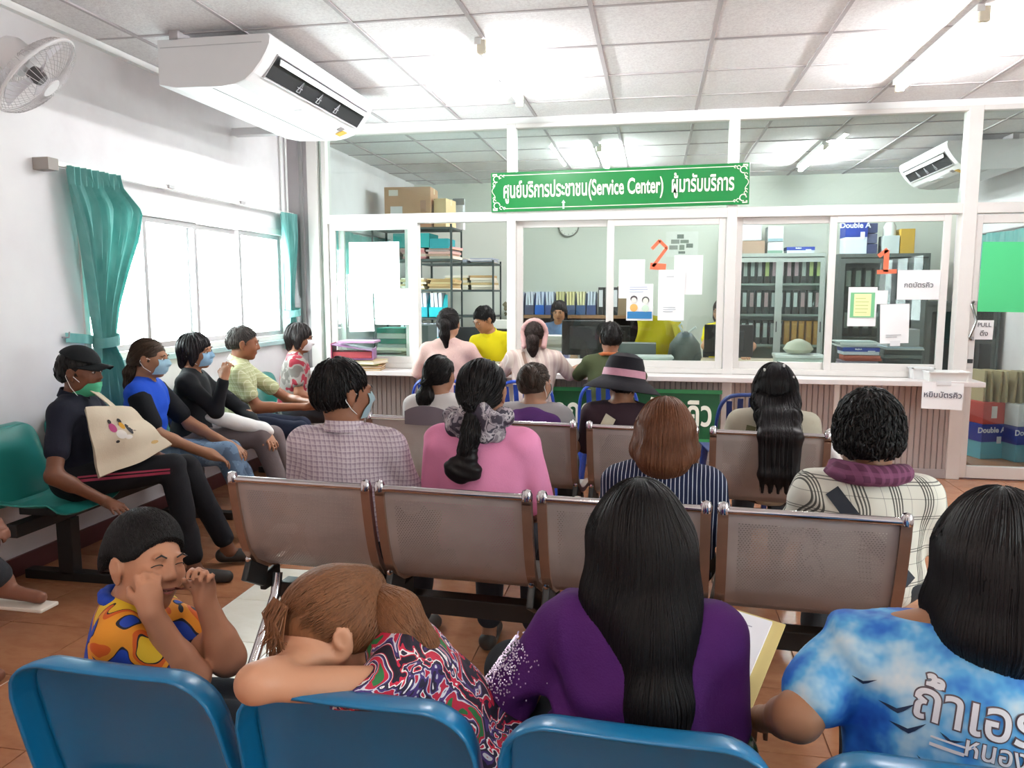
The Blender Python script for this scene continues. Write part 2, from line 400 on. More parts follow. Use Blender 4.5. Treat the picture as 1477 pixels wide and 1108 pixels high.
def wall_fan():
    ax = Vector((.55, .28, -.58)).normalized(); ctr = Vector((-2.78, 3.20, 2.36))
    t = thing('wall_fan', 'white wall fan with wire cage high at the left edge', 'fan', (XL, 3.1, 2.5))
    o = Vector(t.location); q = ax.to_track_quat('Z', 'Y').to_matrix().to_4x4(); M = T(*(ctr-o)) @ q
    wht = mat('e4e0e1', .4, var=.02); wire = mat('c9c4c6', .4)
    R = .215
    cage = MB(); n = 48
    for k in range(n):
        a = 2*math.pi*k/n; c, s_ = math.cos(a), math.sin(a)
        for sg, dep in ((1, .075), (-1, .085)):
            cage.add(MB().tube([(c*r, s_*r, sg*dep*math.sqrt(max(0, 1-(r/R)**2))) for r in (.05, .11, .16, .195, .213)], .0013, 4, caps=False), M)
    o_ = part('cage', cage, wire, t); 
    part('cage_rim', MB().add(MB().tube([(R*math.cos(2*math.pi*k/40), R*math.sin(2*math.pi*k/40), 0) for k in range(41)], .0085, 8), M), wht, t, smooth=True)
    part('front_badge', MB().add(MB().lathe([(0, .078), (.045, .078), (.05, .072), (.05, .068)], None, 20), M), wht, t, smooth=True)
    for k in range(3):
        bl = MB().sheet(lambda u, v: ((.03+.155*u)*math.cos(2.094*k+.9*(v-.5)*(.4+u*.6)), (.03+.155*u)*math.sin(2.094*k+.9*(v-.5)*(.4+u*.6)), .02*(v-.5)), 6, 5, .003)
        part('blade', MB().add(bl, M), mat('d5d0d6', .3), t, smooth=True)
    part('hub', MB().add(MB().lathe([(0, .03), (.03, .03), (.036, 0), (.03, -.03), (0, -.03)], None, 16), M), mat('5a5658', .4), t, smooth=True)
    part('motor_housing', MB().add(MB().lathe([(0, -.19), (.05, -.185), (.075, -.15), (.08, -.09), (.06, -.05), (0, -.05)], None, 20), M), wht, t, smooth=True)
    e = M @ Vector((0, 0, -.16))
    part('bracket', MB().tube([e, e+Vector((-.05, 0, -.05)), (.03, .05, -.12), (.0, .05, -.12)], .018, 10).box(.012, .05, -.12, .024, .1, .16), wht, t, smooth=True)
wall_fan()

# ================================================================== curtains
def curtain_mat():
    t = NT('teal_curtain'); n = t.noise(5, 3, stretch=(1, 6, 1)); c = t.ramp(n, [(.3, '74bdb8'), (.7, '9ad4cf')]); t.bump(t.noise(220, 2), .1, .002)
    t.b.inputs['Sheen Weight'].default_value = .3
    tl = t.node('ShaderNodeBsdfTranslucent'); t.put(tl.inputs[0], c); mx = t.node('ShaderNodeMixShader'); mx.inputs[0].default_value = .35
    t.fin(c, .8); t.l.new(t.b.outputs[0], mx.inputs[1]); t.l.new(tl.outputs[0], mx.inputs[2]); t.l.new(mx.outputs[0], t.out.inputs[0]); return t.m
M_teal = curtain_mat()
def tied_curtain(name, label, yc0, yc1, keys, tie, hook, npl=9):
    """keys: (z, y_left, y_right, pleat depth); gathered at the tie, all in metres along the left wall"""
    t = thing(name, label, 'curtain', (XL, (yc0+yc1)/2, keys[0][0]), group=None)
    o = Vector(t.location); zs = [k[0] for k in keys][::-1]
    A = np.array(keys)[::-1]
    def fn(u, v):
        z = keys[0][0]+(keys[-1][0]-keys[0][0])*v
        a, b, d = (np.interp(z, A[:, 0], A[:, k]) for k in (1, 2, 3))
        y = a+(b-a)*u
        w_ = math.sin(u*npl*2*math.pi+1.2*math.sin(3*v))+.3*math.sin(u*npl*4.7*math.pi+2*v)
        x = .075+d*w_*.5+.02*math.sin(5*v+u*2)
        return (x, y-o.y, z-o.z)
    part('cloth', MB().sheet(fn, 90, 40, .002), M_teal, t, smooth=True)
    hd = MB().sheet(lambda u, v: (.085+keys[0][3]*.55*math.sin(u*npl*2*math.pi), keys[0][1]+(keys[0][2]-keys[0][1])*u-o.y, -.09*v-.004), 90, 3, .002)
    part('heading_band', hd, M_teal, t, smooth=True)
    ty, tz, hy, hz = tie[0], tie[1], hook[0], hook[1]
    ring = MB().sheet(lambda u, v: (.075+.07*math.cos(2*math.pi*u), ty-o.y+.06*math.sin(2*math.pi*u), tz-o.z+.055*(v-.5)+.012*math.sin(2*math.pi*u)), 20, 2, .003)
    part('tieback', ring.sheet(lambda u, v: (.02+.03*(1-abs(2*u-1)), hy+(ty-hy)*u-o.y, hz+(tz-hz)*u-o.z+.05*(v-.5)), 8, 2, .003), M_teal, t, smooth=True)
    part('hook', MB().tube([(0, hy-o.y, hz-o.z), (.04, hy-o.y, hz-o.z), (.045, hy-o.y, hz-o.z+.03)], .004, 6), M_grey_alu, t)
    return t
tied_curtain('curtain', 'teal curtain tied back at the near end of the window, behind the capped man', 3.58, 4.03,
    [(2.03, 3.58, 3.96, .05), (1.97, 3.58, 3.97, .05), (1.85, 3.60, 4.12, .07), (1.72, 3.62, 4.08, .08), (1.5, 3.66, 3.98, .07), (1.3, 3.70, 3.90, .06), (1.15, 3.735, 3.865, .05), (1.10, 3.74, 3.85, .045), (1.0, 3.73, 3.90, .06), (.72, 3.72, 3.94, .06)], (3.795, 1.12), (3.56, 1.15))
tied_curtain('curtain', 'teal curtain tied back at the far end of the window beside the partition', 5.92, 6.14,
    [(2.03, 5.90, 6.13, .04), (1.97, 5.90, 6.13, .04), (1.85, 5.90, 6.14, .05), (1.6, 5.93, 6.12, .05), (1.3, 5.98, 6.08, .04), (1.2, 6.0, 6.08, .04), (1.1, 5.98, 6.10, .05), (.92, 5.97, 6.11, .05)], (6.04, 1.22), (6.13, 1.24), 6)
rail_t = thing('curtain_rail', 'white curtain rail above the left window with end bracket', 'curtain rail', (XL, 4.8, 2.03))
part('track', MB().bx(.05, .075, -1.30, 1.33, -.012, .012), M_alu, rail_t, bevel=.003)
part('end_bracket', MB().bx(0, .09, -1.36, -1.29, -.04, .02), mat('a39a94', .6), rail_t, bevel=.003)
for yy in (-.35, .5): part('rail_bracket', MB().bx(0, .09, yy-.03, yy+.03, -.004, .016), M_grey_alu, rail_t, bevel=.002)
def flat_curtain(label, x, y0, y1, z0, z1, s_):
    t = thing('curtain', label, 'curtain', (x, (y0+y1)/2, z1))
    part('cloth', MB().sheet(lambda u, v: (s_*(.03+.025*math.sin(u*44)+.012*math.sin(u*91)), (u-.5)*(y1-y0), -(z1-z0)*v+.01*math.sin(9*u)), 160, 6, .002), M_teal, t, smooth=True)
    part('rod', MB().tube([(s_*.03, -(y1-y0)/2-.05, .01), (s_*.03, (y1-y0)/2+.05, .01)], .008, 6), M_grey_alu, t)
flat_curtain('short teal curtain across the top of the office window at left', XL, 6.9, 8.6, 1.56, 1.98, 1)
flat_curtain('short teal curtain across the top of the window on the right office wall', XR, 7.0, 9.2, 1.62, 1.98, -1)
flat_curtain('narrow long teal curtain on the right office wall near the door', XR, 6.5, 6.85, .80, 1.98, -1)
for k, yy in enumerate((6.02, 6.11)):
    solo('conduit', MB().tube([(XL+.02, yy+.02, 1.0+1.05), (XL+.02, yy+.02, H)], .009, 8), M_white, ['thin white cable pipe on the left wall nearer the window', 'thin white cable pipe in the corner beside the partition'][k], 'pipe', smooth=True)

# ================================================================== the long green sign and the lower sign
M_green = mat('167c3c', .3, var=.04, nscale=3); M_greenlt = mat('2aa04f', .35)
M_cream = mat('f1ede0', .5, var=.02)
def sign(name, label, x0, x1, z0, z1, y, rot, txt, size, tx, sxx, decor, boldw=.0035):
    t = thing(name, label, 'sign', ((x0+x1)/2, y, z0)); t.rotation_euler = rot
    W, Hh = (x1-x0)/2, z1-z0
    part('board', MB().bx(-W, W, 0, .02, 0, Hh), M_green, t, bevel=.004)
    e = .022 if decor else .02
    if decor:
        part('border_line', MB().bx(-W+.1, W-.1, -.003, 0, e, e+.005).bx(-W+.1, W-.1, -.003, 0, Hh-e-.005, Hh-e), M_cream, t)
        orn = MB()
        for sx in (-1, 1):
            for sz in (0, 1):
                cx, cz = sx*(W-.045), (Hh-.05 if sz else .05); sg = -1 if sz else 1
                for (dx, dz, r) in ((0, 0, .024), (-.035*sx, -.018*sg, .012), (-.06*sx, -.022*sg, .008), (.018*sx, .035*sg, .011), (.022*sx, .058*sg, .008)):
                    orn.tube([(cx+dx+r*math.cos(a_), -.002, cz+dz+r*math.sin(a_)) for a_ in [k*.5 for k in range(11)]], .0042 if r > .02 else .003, 5)
                orn.box(cx+.026*sx, -.001, cz-.03*sg, .012, .004, .018).box(cx+.01*sx, -.001, cz-.035*sg, .03, .004, .010)
            orn.tube([(sx*(W-.02-.012*math.sin(a_*8)), -.002, .09+(Hh-.18)*a_) for a_ in [k/12 for k in range(13)]], .003, 5)
        part('corner_ornament', orn, M_cream, t)
        part('arrow_mark', MB().add(MB().quad((-.007, -.045, 0), (.007, -.045, 0), (.007, .0, 0), (-.007, 0, 0)).quad((-.016, 0, 0), (.016, 0, 0), (0.001, .022, 0), (-.001, .022, 0)), T(-.41, -.003, .055) @ XZ), mat('d8f4ea', .4), t)
    for (s_, a_, b_) in txt:
        tm = text_mb(s_, size, bold=boldw, depth=.002); lo_, hi_ = min(v[0] for v in tm.v), max(v[0] for v in tm.v); k_ = (b_-a_)/(hi_-lo_)
        tm.v = [((v[0]-lo_)*k_+a_, v[1], v[2]) for v in tm.v]; part('lettering', MB().add(tm, T(0, -.003, Hh*.52) @ XZ), M_cream, t)
    return t
sign('service_sign', 'long green sign with white Thai and English lettering hung on the partition', -1.29, .68, 2.03, 2.335, YP-.075, (0, math.radians(-.7), 0),
     [('ศูนย์บริการประชาชน', -.885, -.227), ('(Service Center)', -.216, .353), ('ผู้มารับบริการ', .416, .874)], .165, 0, .8, True)
lo = sign('queue_sign', 'dark green board with white Thai lettering leaning under the counter', -1.0, .50, .27, .64, 5.93, (math.radians(-6), 0, 0),
     [('บัตรคิว', .20, .69), ('จุดกด', -.62, -.2)], .26, 0, .8, False, .006)
M_dg = mat('0a4a26', .35); lo.children[0].data.materials[0] = M_dg
part('frame', MB().bx(-.765, .765, -.006, .0, .355, .385).bx(-.765, .765, -.006, 0, -.01, .012), mat('2f8a50', .4), lo)
for s_ in (-1, 1): part('leg', MB().bx(s_*.7-.015, s_*.7+.015, 0, .03, -.265, .02), M_dark, lo)

# ================================================================== counter worktop and things on it
ct = solo('counter_worktop', MB().bx(-2.84, 2.30, 5.90, YP-.052, .72, .757), mat('dcd4d2', .3, var=.03), 'long pale worktop ledge in front of the glass partition', 'counter', bevel=.005)
desk = thing('office_desk', 'long pale office desk behind the partition windows', 'desk', (0, 6.65, 0))
part('desk_top', MB().bx(-2.68, 2.16, -.39, .35, .72, .757), mat('cfc9c0', .4), desk, bevel=.005)
for x in (-2.6, -1.0, .6, 2.1): part('side_panel', MB().bx(x-.02, x+.02, -.36, .33, 0, .72), mat('a9a198', .6), desk)
part('back_panel', MB().bx(-2.6, 2.1, -.34, -.32, .2, .72), mat('a9a198', .6), desk)
def tray(label, x, y, z, sx, sy, sz, rz, col='eeeeec'):
    t = thing('plastic_basket', label, 'basket', (x, y, z), rz); m = mat(col, .4)
    part('bottom', MB().box(0, 0, .004, sx*.9, sy*.9, .008), m, t, bevel=.002)
    for k in range(4):
        wdt = sx if k % 2 == 0 else sy; off = (sy if k % 2 == 0 else sx)/2
        R_ = Matrix.Rotation(k*math.pi/2, 4, 'Z')
        part('side', MB().add(MB().box(0, -off+.006, sz/2, wdt, .005, sz, Matrix.Rotation(math.radians(7), 4, 'X')), R_), m, t)
        part('rim', MB().add(MB().box(0, -off-.004, sz, wdt+.02, .012, .008), R_), m, t)
    return t
tray('small white plastic basket on the right end of the ledge', 2.06, 5.985, .757, .26, .15, .065, .05)
tray('second white basket just behind at the jamb end of the ledge', 1.93, 6.08, .757, .14, .1, .08, 0.0, 'e8e8e8')
def paper(name, label, pts_w, pts_h, loc, rot=(0, 0, 0), col='f3f3f4', cat='notice', curl=.004, extras=()):
    t = thing(name, label, cat, loc); t.rotation_euler = rot
    part('sheet', MB().sheet(lambda u, v: ((u-.5)*pts_w, curl*math.sin(3*u+2)*math.cos(2.5*v), -v*pts_h), 8, 8, .0006), mat(col, .6, var=.015), t, smooth=True)
    for q_, (nm, kind, *a) in enumerate(extras):
        dy = -.0007*q_
        if kind == 'text':
            s_, size, x, z, col2 = a; part(nm, MB().add(text_mb(s_, size, bold=.0006, depth=.0004), T(x, -.0055+dy, z) @ XZ), mat(col2, .6), t)
        elif kind == 'box':
            x0, x1, z0, z1, col2 = a; part(nm, MB().bx(x0, x1, -.0048+dy, -.0042+dy, z0, z1), mat(col2, .6), t)
        elif kind == 'disc':
            x, z, rx, rz_, col2 = a; part(nm, MB().add(MB().lathe([(0, 0), (1, 0), (1, .0006), (0, .0006)], None, 20), T(x, -.0052+dy, z) @ XZ @ Matrix.Diagonal((rx, rz_, 1, 1))), mat(col2, .6), t)
        elif kind == 'lines':
            x0, x1, z0, z1, n, col2 = a; mb = MB(); random.seed(n*7)
            for k in range(n): zz = z0+(z1-z0)*(k+.5)/n; mb.bx(x0, x0+(x1-x0)*random.uniform(.6, 1), -.0048+dy, -.0042+dy, zz-.003, zz+.003)
            part(nm, mb, mat(col2, .6), t)
    return t
GY_ = YP-.042
paper('hanging_notice', 'white paper with Thai writing hanging from the ledge under the basket', .27, .19, (2.02, 5.892, .752), (math.radians(-3), math.radians(1.5), 0), extras=(('lettering', 'text', 'หยิบบัตรคิว', .055, 0, -.09, '4a4a58'), ('tape', 'box', -.05, .05, -.02, .01, 'dfe0e2')))
paper('ticket_notice', 'white notice taped beside the orange number one', .29, .215, (1.90, GY_, 1.548), extras=(('lettering', 'text', 'กดบัตรคิว', .05, 0, -.11, '6a6a70'),))
paper('white_notice', 'blank white sheet with a pinned top below the notice by number one', .2, .29, (1.745, GY_-.004, 1.30), (0, math.radians(-2), 0), extras=(('print', 'lines', -.06, .06, -.25, -.22, 2, 'b9b9bd'), ('tape', 'box', -.03, .04, -.31, -.27, 'e6e6e8')))
paper('green_bordered_notice', 'white and green bordered notice on the right window', .2, .29, (1.52, GY_, 1.425), extras=(('border', 'box', -.085, .085, -.225, -.04, '7cc48f'), ('field', 'box', -.06, .06, -.215, -.05, 'eef0b6'), ('print', 'lines', -.05, .05, -.20, -.07, 5, 'c9d58c')))
paper('small_notice', 'small white slip beside the green bordered notice', .075, .10, (1.655, GY_, 1.40))
paper('mask_poster', 'blue and white poster with two masked faces on the middle window', .205, .285, (-.115, GY_, 1.452), extras=(('print', 'lines', -.08, .08, -.07, -.015, 3, 'b5b9cf'), ('caption_bar', 'box', -.095, .095, -.27, -.215, '2f78ad'), ('boy_hair', 'disc', -.045, -.115, .027, .025, '4a4448'), ('boy_face', 'disc', -.045, -.127, .021, .022, 'e6dfd8'), ('boy_shirt', 'disc', -.045, -.185, .03, .03, 'eab065'), ('girl_hair', 'disc', .045, -.125, .028, .028, '5b5a58'), ('girl_face', 'disc', .045, -.132, .021, .024, 'e3e6d8'), ('girl_shirt', 'disc', .045, -.19, .027, .027, 'cfe3cf')))
paper('white_notice', 'larger white sheet hung on top of other papers under the number two', .2, .39, (.125, GY_-.006, 1.56), extras=(('print', 'lines', -.06, .05, -.33, -.28, 3, 'c4c4c8'), ('header', 'lines', -.04, .04, -.06, -.045, 1, 'b5b5ba')))
paper('white_notice', 'plain white sheet at the left of the orange number two', .2, .30, (-.18, GY_, 1.64))
paper('white_notice', 'plain white sheet at the right of the orange number two', .215, .30, (.25, GY_, 1.67))
paper('white_notice', 'large white sheet on the leftmost window of the partition', .44, .42, (-2.29, GY_, 1.80))
paper('white_notice', 'white sheet lower on the leftmost window by its left edge', .22, .34, (-2.42, GY_-.005, 1.40), (0, math.radians(-2), 0), extras=(('header', 'lines', -.05, .05, -.04, -.02, 1, 'c2c0c6'),))
paper('white_notice', 'white sheet on the leftmost window, lower right one', .30, .30, (-2.14, GY_, 1.42))
paper('pull_notice', 'small white PULL notice on the glass door', .125, .14, (2.36, YP-.04, 1.185), extras=(('lettering', 'text', 'PULL', .042, 0, -.035, '5b5b60'), ('lettering', 'text', 'ดึง', .05, 0, -.098, '5b5b60')))
paper('green_sheet', 'bright green sheet of paper on the glass door', .32, .50, (2.475, YP-.04, 1.745), (0, math.radians(1), 0), col='4fce86')
M_or = mat('ef7350', .55, var=.03)
def tape_digit(label, strokes, ox, oz):
    t = thing('window_number', label, 'number', (ox, GY_-.002, oz))
    for (a, b, w_) in strokes:
        a = Vector((a[0], 0, a[1])); b = Vector((b[0], 0, b[1])); d = (b-a).normalized(); n = Vector((-d.z, 0, d.x))*w_/2
        mb = MB(); q = [a-n, b-n, b+n, a+n]
        mb.v = [tuple(p) for p in q]+[tuple(p+Vector((0, .002, 0))) for p in q]; mb.f = [(0, 1, 2, 3), (7, 6, 5, 4), (0, 4, 5, 1), (1, 5, 6, 2), (2, 6, 7, 3), (3, 7, 4, 0)]
        part('tape_strip', mb, M_or, t)
tape_digit('number two made of orange tape on the middle window', [((-.06, .16), (.0, .225), .026), ((-.005, .225), (.055, .165), .024), ((.055, .17), (-.05, .025), .024), ((-.07, .03), (.05, .02), .05)], .03, 1.56)
tape_digit('number one made of orange tape on the right window', [((.0, .16), (.0, .0), .036), ((-.055, .115), (.005, .165), .03), ((-.06, .0), (.075, .005), .03)], 1.67, 1.535)
def folder_stack():
    random.seed(5)
    cols = [('c9a06a', .34, .26, .02), ('b8895a', .33, .25, .02), ('8fb446', .32, .24, .012), ('c8b48a', .34, .25, .03)]
    z = .757
    lab = ['tan cardboard folder at the bottom of the stack on the left ledge', 'brown folder second from the bottom of the left stack', 'lime green folder in the stack on the left ledge', 'beige folder in the stack just under the purple box file']
    for (c_, a, b, h_), l in zip(cols, lab):
        t = thing('folder', l, 'folder', (-2.36+random.uniform(-.02, .02), 6.01+.01*random.random(), z), random.uniform(-.2, .25))
        part('cover', MB().box(0, 0, h_-.002, a, b, .004).box(0, 0, .002, a, b, .004).box(-a/2+.002, 0, h_/2, .004, b, h_), mat(c_, .6), t)
        part('paper_block', MB().box(.004, 0, h_/2, a-.02, b-.012, h_-.008), mat('e4dccb', .7), t); z += h_
    t = thing('box_file', 'purple box file leaning on top of the folder stack on the ledge', 'box file', (-2.42, 6.0, z), .25); M = Matrix.Rotation(math.radians(9), 4, 'Y')
    part('shell', MB().box(0, 0, .105, .34, .27, .006, M).box(0, 0, .012, .34, .27, .006).box(.165, 0, .05, .008, .27, .09), mat('9a6a98', .45), t)
    part('spine', MB().box(-.165, 0, .07, .008, .27, .14), mat('a5566e', .5), t)
    part('paper_block', MB().box(0, .01, .045, .31, .24, .05), mat('b04a50', .7), t)
    solo('folder', MB().box(0, 0, .01, .3, .22, .018), mat('b78fb0', .5), 'lilac folder lying on top of the purple box file', 'folder', (-2.38, 6.02, z+.138), .1, bevel=.004)
folder_stack()
# ================================================================== SEATING
def perforated_mat():
    t = NT('perforated_steel'); x, y, z = t.xyz()
    p = .0085
    def cell(a, b, off):
        u = t.ma('SUBTRACT', t.ma('FRACT', t.ma('ADD', t.ma('DIVIDE', a, p), off)), .5); v = t.ma('SUBTRACT', t.ma('FRACT', t.ma('ADD', t.ma('DIVIDE', b, p*1.732), off)), .5)
        return t.ma('SQRT', t.ma('ADD', t.ma('MULTIPLY', u, u), t.ma('MULTIPLY', t.ma('MULTIPLY', v, v), 3.0)))
    arc = t.ma('SUBTRACT', z, y)          # length along the bent sheet, near enough
    d = t.ma('MINIMUM', cell(x, arc, 0.0), cell(x, arc, .5))
    hole = t.ma('LESS_THAN', d, .27)
    xb = t.ma('LESS_THAN', t.ma('ABSOLUTE', x), .185)
    hole = t.ma('MULTIPLY', hole, xb)
    hole = t.ma('MULTIPLY', hole, t.ma('LESS_THAN', z, .765))
    n = t.noise(5, 4); t.fin(t.ramp(n, [(.3, 'a89c98'), (.7, 'bdb2ae')]), .42, .35)
    tr = t.node('ShaderNodeBsdfTransparent'); mx = t.node('ShaderNodeMixShader'); t.put(mx.inputs[0], hole)
    t.l.new(t.b.outputs[0], mx.inputs[1]); t.l.new(tr.outputs[0], mx.inputs[2]); t.l.new(mx.outputs[0], t.out.inputs[0]); return t.m
M_perf = perforated_mat()
M_bronze = mat('9c7a68', .3, .6, var=.12, nscale=14); M_chrome = mat('cfcacc', .12, 1.0, var=.02)
PROF = [(0, .80), (.004, .76), (.018, .69), (.035, .62), (.06, .555), (.10, .505), (.16, .47), (.25, .452), (.40, .452), (.48, .44), (.51, .415)]
def prof_pt(s_):
    s_ = max(0, min(1, s_))*(len(PROF)-1); i = min(int(s_), len(PROF)-2); f = s_-i
    return (PROF[i][0]*(1-f)+PROF[i+1][0]*f, PROF[i][1]*(1-f)+PROF[i+1][1]*f)
seat_me = MB().sheet(lambda u, v: ((u-.5)*.425, prof_pt(v)[0], prof_pt(v)[1]), 6, 30, .002).mesh('seat_shell', M_perf, True)
roll_me = MB().tube([(-.215, -.004, .80), (.215, -.004, .80)], .011, 10).mesh('top_roll', M_chrome, True)
fr_me = {}
for s_ in (-1, 1):
    fr = MB(); nP = 22
    for k in range(nP):
        (a, b), (c, d) = prof_pt(k/nP), prof_pt((k+1)/nP)
        L = math.hypot(c-a, d-b); M = Matrix.Rotation(math.atan2(d-b, c-a), 4, 'X')
        fr.box(s_*.226, (a+c)/2, (b+d)/2, .028, L+.006, .022, M)
    fr_me[s_] = fr.mesh('side_frame', M_bronze)
cap_me = MB().lathe([(0, .022), (.012, .018), (.017, .006), (.016, -.012), (0, -.012)], None, 12).mesh('frame_cap', M_chrome, True)
brk_me = MB().box(0, .10, .455, .022, .12, .07, Matrix.Rotation(-.5, 4, 'X')).box(0, .19, .41, .022, .10, .06).mesh('seat_bracket', M_black, bevel=.006)
bolt_me = MB().lathe([(0, .006), (.008, .004), (.010, 0), (0, 0)], Matrix.Rotation(math.pi/2, 4, 'X') , 10).mesh('bolt', M_chrome, True)
def bench(label, cx, cy, rz, n=4, pitch=.497):
    t = thing('waiting_bench', label, 'bench', (cx, cy, 0), rz)
    L = n*pitch/2
    part('beam', MB().bx(-L+.05, L-.05, .20, .26, .33, .39), M_black, t, bevel=.004)
    for k in range(n):
        x = (k-(n-1)/2)*pitch
        part('seat_shell', seat_me, None, t, loc=(x, 0, 0)); part('top_roll', roll_me, None, t, loc=(x, 0, 0))
        for s_ in (-1, 1):
            f_ = part('side_frame', fr_me[s_], None, t, loc=(x, 0, 0))
            part('frame_cap', cap_me, None, f_, loc=(s_*.226, -.004, .803))
            part('bolt', bolt_me, None, f_, loc=(s_*.226, .062, .515))
            part('seat_bracket', brk_me, None, t, loc=(x+s_*.226, 0, 0))
    for s_ in (-1, 1):
        x = s_*(L-.07)
        part('leg', MB().tube([(x, .16, .44), (x, .14, .37), (x, -.14, .04), (x, -.17, .02)], .017, 10).tube([(x, .28, .36), (x, .50, .04), (x, .53, .02)], .017, 10), M_chrome, t, smooth=True)
        part('foot_cap', MB().box(x, -.18, .015, .04, .05, .03).box(x, .54, .015, .04, .05, .03), M_black, t, bevel=.006)
    return t
bench('four-seat perforated steel bench nearest the viewer, backs toward us', -.325, 2.13, math.radians(-3.4))
bench('four-seat perforated steel bench in the middle, second row from us', -.305, 3.36, math.radians(-4.2), pitch=.525)

def shell_parts(m):
    """moulded plastic seat shell: back panel, rolled rim turned rearward, seat pan"""
    W = .205
    def half(z):      # half width against height
        return W - .02*max(0, (z-.45)/.32)
    zt = .76
    def zmax(u): q = max(0, (abs(u)-.60)/.40); return zt-.006*(1-u*u)-.075*(1-math.sqrt(max(0, 1-q*q)))
    def yb(z): return .005 + .10*(max(0, .76-z)/.34)**1.2
    def P(u, v):
        z = .42+(zmax(u)-.42)*v; d = .030*(1-abs(u)**5)*(1-v**7); return (half(z)*u, yb(z)+d, z)
    us = [math.sin(math.pi/2*(-1+2*i/26))*.55+(-1+2*i/26)*.45 for i in range(27)]; vs = [1-(1-j/16)**1.5 for j in range(17)]
    back = MB()
    for u in us: back.v += [P(u, v) for v in vs]
    for i in range(26):
        for j in range(16): a = i*17+j; back.f.append((a, a+17, a+18, a+1))
    rim = [P(-1, v) for v in vs]+[P(u, 1) for u in us[1:-1]]+[P(1, v) for v in vs[::-1]]
    n0 = len(back.v); rows = [(1.0, 0), (1.012, -.010), (1.028, -.026), (1.036, -.044), (1.028, -.050)]
    for (k, dy) in rows: back.v += [(x*k, y+dy, .42+(z-.42)*(1+(k-1)*.5)) for x, y, z in rim]
    N = len(rim)
    for i in range(len(rows)-1):
        for j in range(N-1): a = n0+i*N+j; back.f.append((a, a+N, a+N+1, a+1))
    pan = MB().sheet(lambda u, v: ((u-.5)*2*(W+.0), .09+.36*v, .43 - .014*math.sin(math.pi*min(1, v*1.1)) + .030*abs(2*u-1)**4 - .035*max(0, v-.85)/.15 + .02*max(0, .15-v)/.15), 16, 14, .006)
    return back, pan
def shell_meshes(m):
    b, p = shell_parts(m); me = b.mesh('backrest', m, True)
    for pl in me.polygons: pl.use_smooth = True
    return me, p.mesh('seat', m, True)
def plastic(col, name, rough=.28):
    t = NT(name); n = t.noise(160, 3); t.bump(n, .06, .001); return t.fin(t.mix(t.noise(4, 2), tuple(v*.9 for v in lin(col)[:3])+(1,), lin(col)), rough)
SH = {k: shell_meshes(plastic(c, k+'_plastic')) for k, c in (('blue', '0f6b9c'), ('teal', '2d8f86'), ('navy', '1d3f9a'))}
def add_solid(o, th=.005):
    md = o.modifiers.new('thickness', 'SOLIDIFY'); md.thickness = th; md.offset = 0
def shell_bench(name, label, loc, rz, cols, pitch, legs, beam='black'):
    t = thing(name, label, 'bench', loc, rz); n = len(cols); L = n*pitch/2
    part('beam', MB().bx(-L+.02, L-.02, .20, .26, .31, .37), M_black, t, bevel=.004)
    for k, c_ in enumerate(cols):
        x = (k-(n-1)/2)*pitch
        b_ = part('backrest', SH[c_][0], None, t, loc=(x, 0, 0)); add_solid(b_)
        s_ = part('seat', SH[c_][1], None, t, loc=(x, 0, 0)); part('seat_bracket', MB().bx(-.08, .08, .14, .34, .37, .405), M_black, s_, bevel=.004)
        if cols.count(c_) < n and c_ == 'navy': b_['label'] = 'blue seat back among teal ones'
    for x in legs:
        part('leg', MB().bx(x-.03, x+.03, .19, .27, .03, .31), M_black, t, bevel=.004)
        part('foot_bar', MB().bx(x-.03, x+.03, .0, .48, 0, .045), M_black, t, bevel=.004)
    return t
shell_bench('plastic_shell_bench', 'row of blue plastic shell seats nearest the viewer along the bottom of the picture', (-.015, 1.068, 0), math.radians(-2.2), ['blue']*5, .432, (-.85, 0, .85))
shell_bench('plastic_shell_bench', 'teal plastic shell seats along the left wall', (-2.99, 4.295, 0), math.radians(-90), ['teal', 'teal', 'teal', 'navy', 'teal', 'teal'][::-1], .49, (-1.15, .05, 1.12))
# monobloc chairs before the counter
def monobloc(label, loc, rz, col):
    t = thing('plastic_chair', label, 'chair', loc, rz); m = plastic(col, 'moulded_plastic')
    part('seat', MB().sheet(lambda u, v: ((u-.5)*(.40+.03*v), -.19+.40*v, .43-.012*math.sin(math.pi*u)*math.sin(math.pi*v)-.02*max(0, v-.9)*10*.5), 10, 10, .006), m, t, smooth=True)
    fr = []
    for k in range(25):
        a = math.pi*k/24; x = -.19*math.copysign(abs(math.cos(a))**.45, math.cos(a)); z = .46+.34*abs(math.sin(a))**.45
        fr.append((x, -.20-.08*(z-.43)/.37, z))
    b = part('backrest', MB().tube(fr, .018, 8, flat=.6), m, t, smooth=True)
    for k in range(5):
        x = -.11+.055*k
        part('slat', MB().sheet(lambda u, v: (x*(1+.15*v)+(u-.5)*.032, -.20-.08*v-.006*math.sin(math.pi*v), .44+.345*v-.02*(abs(x)/.11)**2*v), 2, 8, .006), m, b, smooth=True)
    for sx in (-1, 1):
        for sy in (-1, 1):
            part('leg', MB().tube([(sx*.175, sy*.16, .425), (sx*.215, sy*.21, .0)], [.024, .018], 8), m, t, smooth=True)
    return t
monobloc('blue plastic chair under the woman in the pink blouse at the counter', (-1.43, 5.30, 0), .0, '2348b0')
monobloc('blue plastic chair under the woman in the striped cream blouse at the counter', (-.83, 5.28, 0), .0, '2348b0')
monobloc('blue plastic chair under the person in the dark green shirt at the counter', (-.28, 5.22, 0), .0, '2348b0')
monobloc('empty navy plastic chair with slatted back in front of the ribbed counter', (.53, 4.85, 0), math.radians(6), '1c2f66')

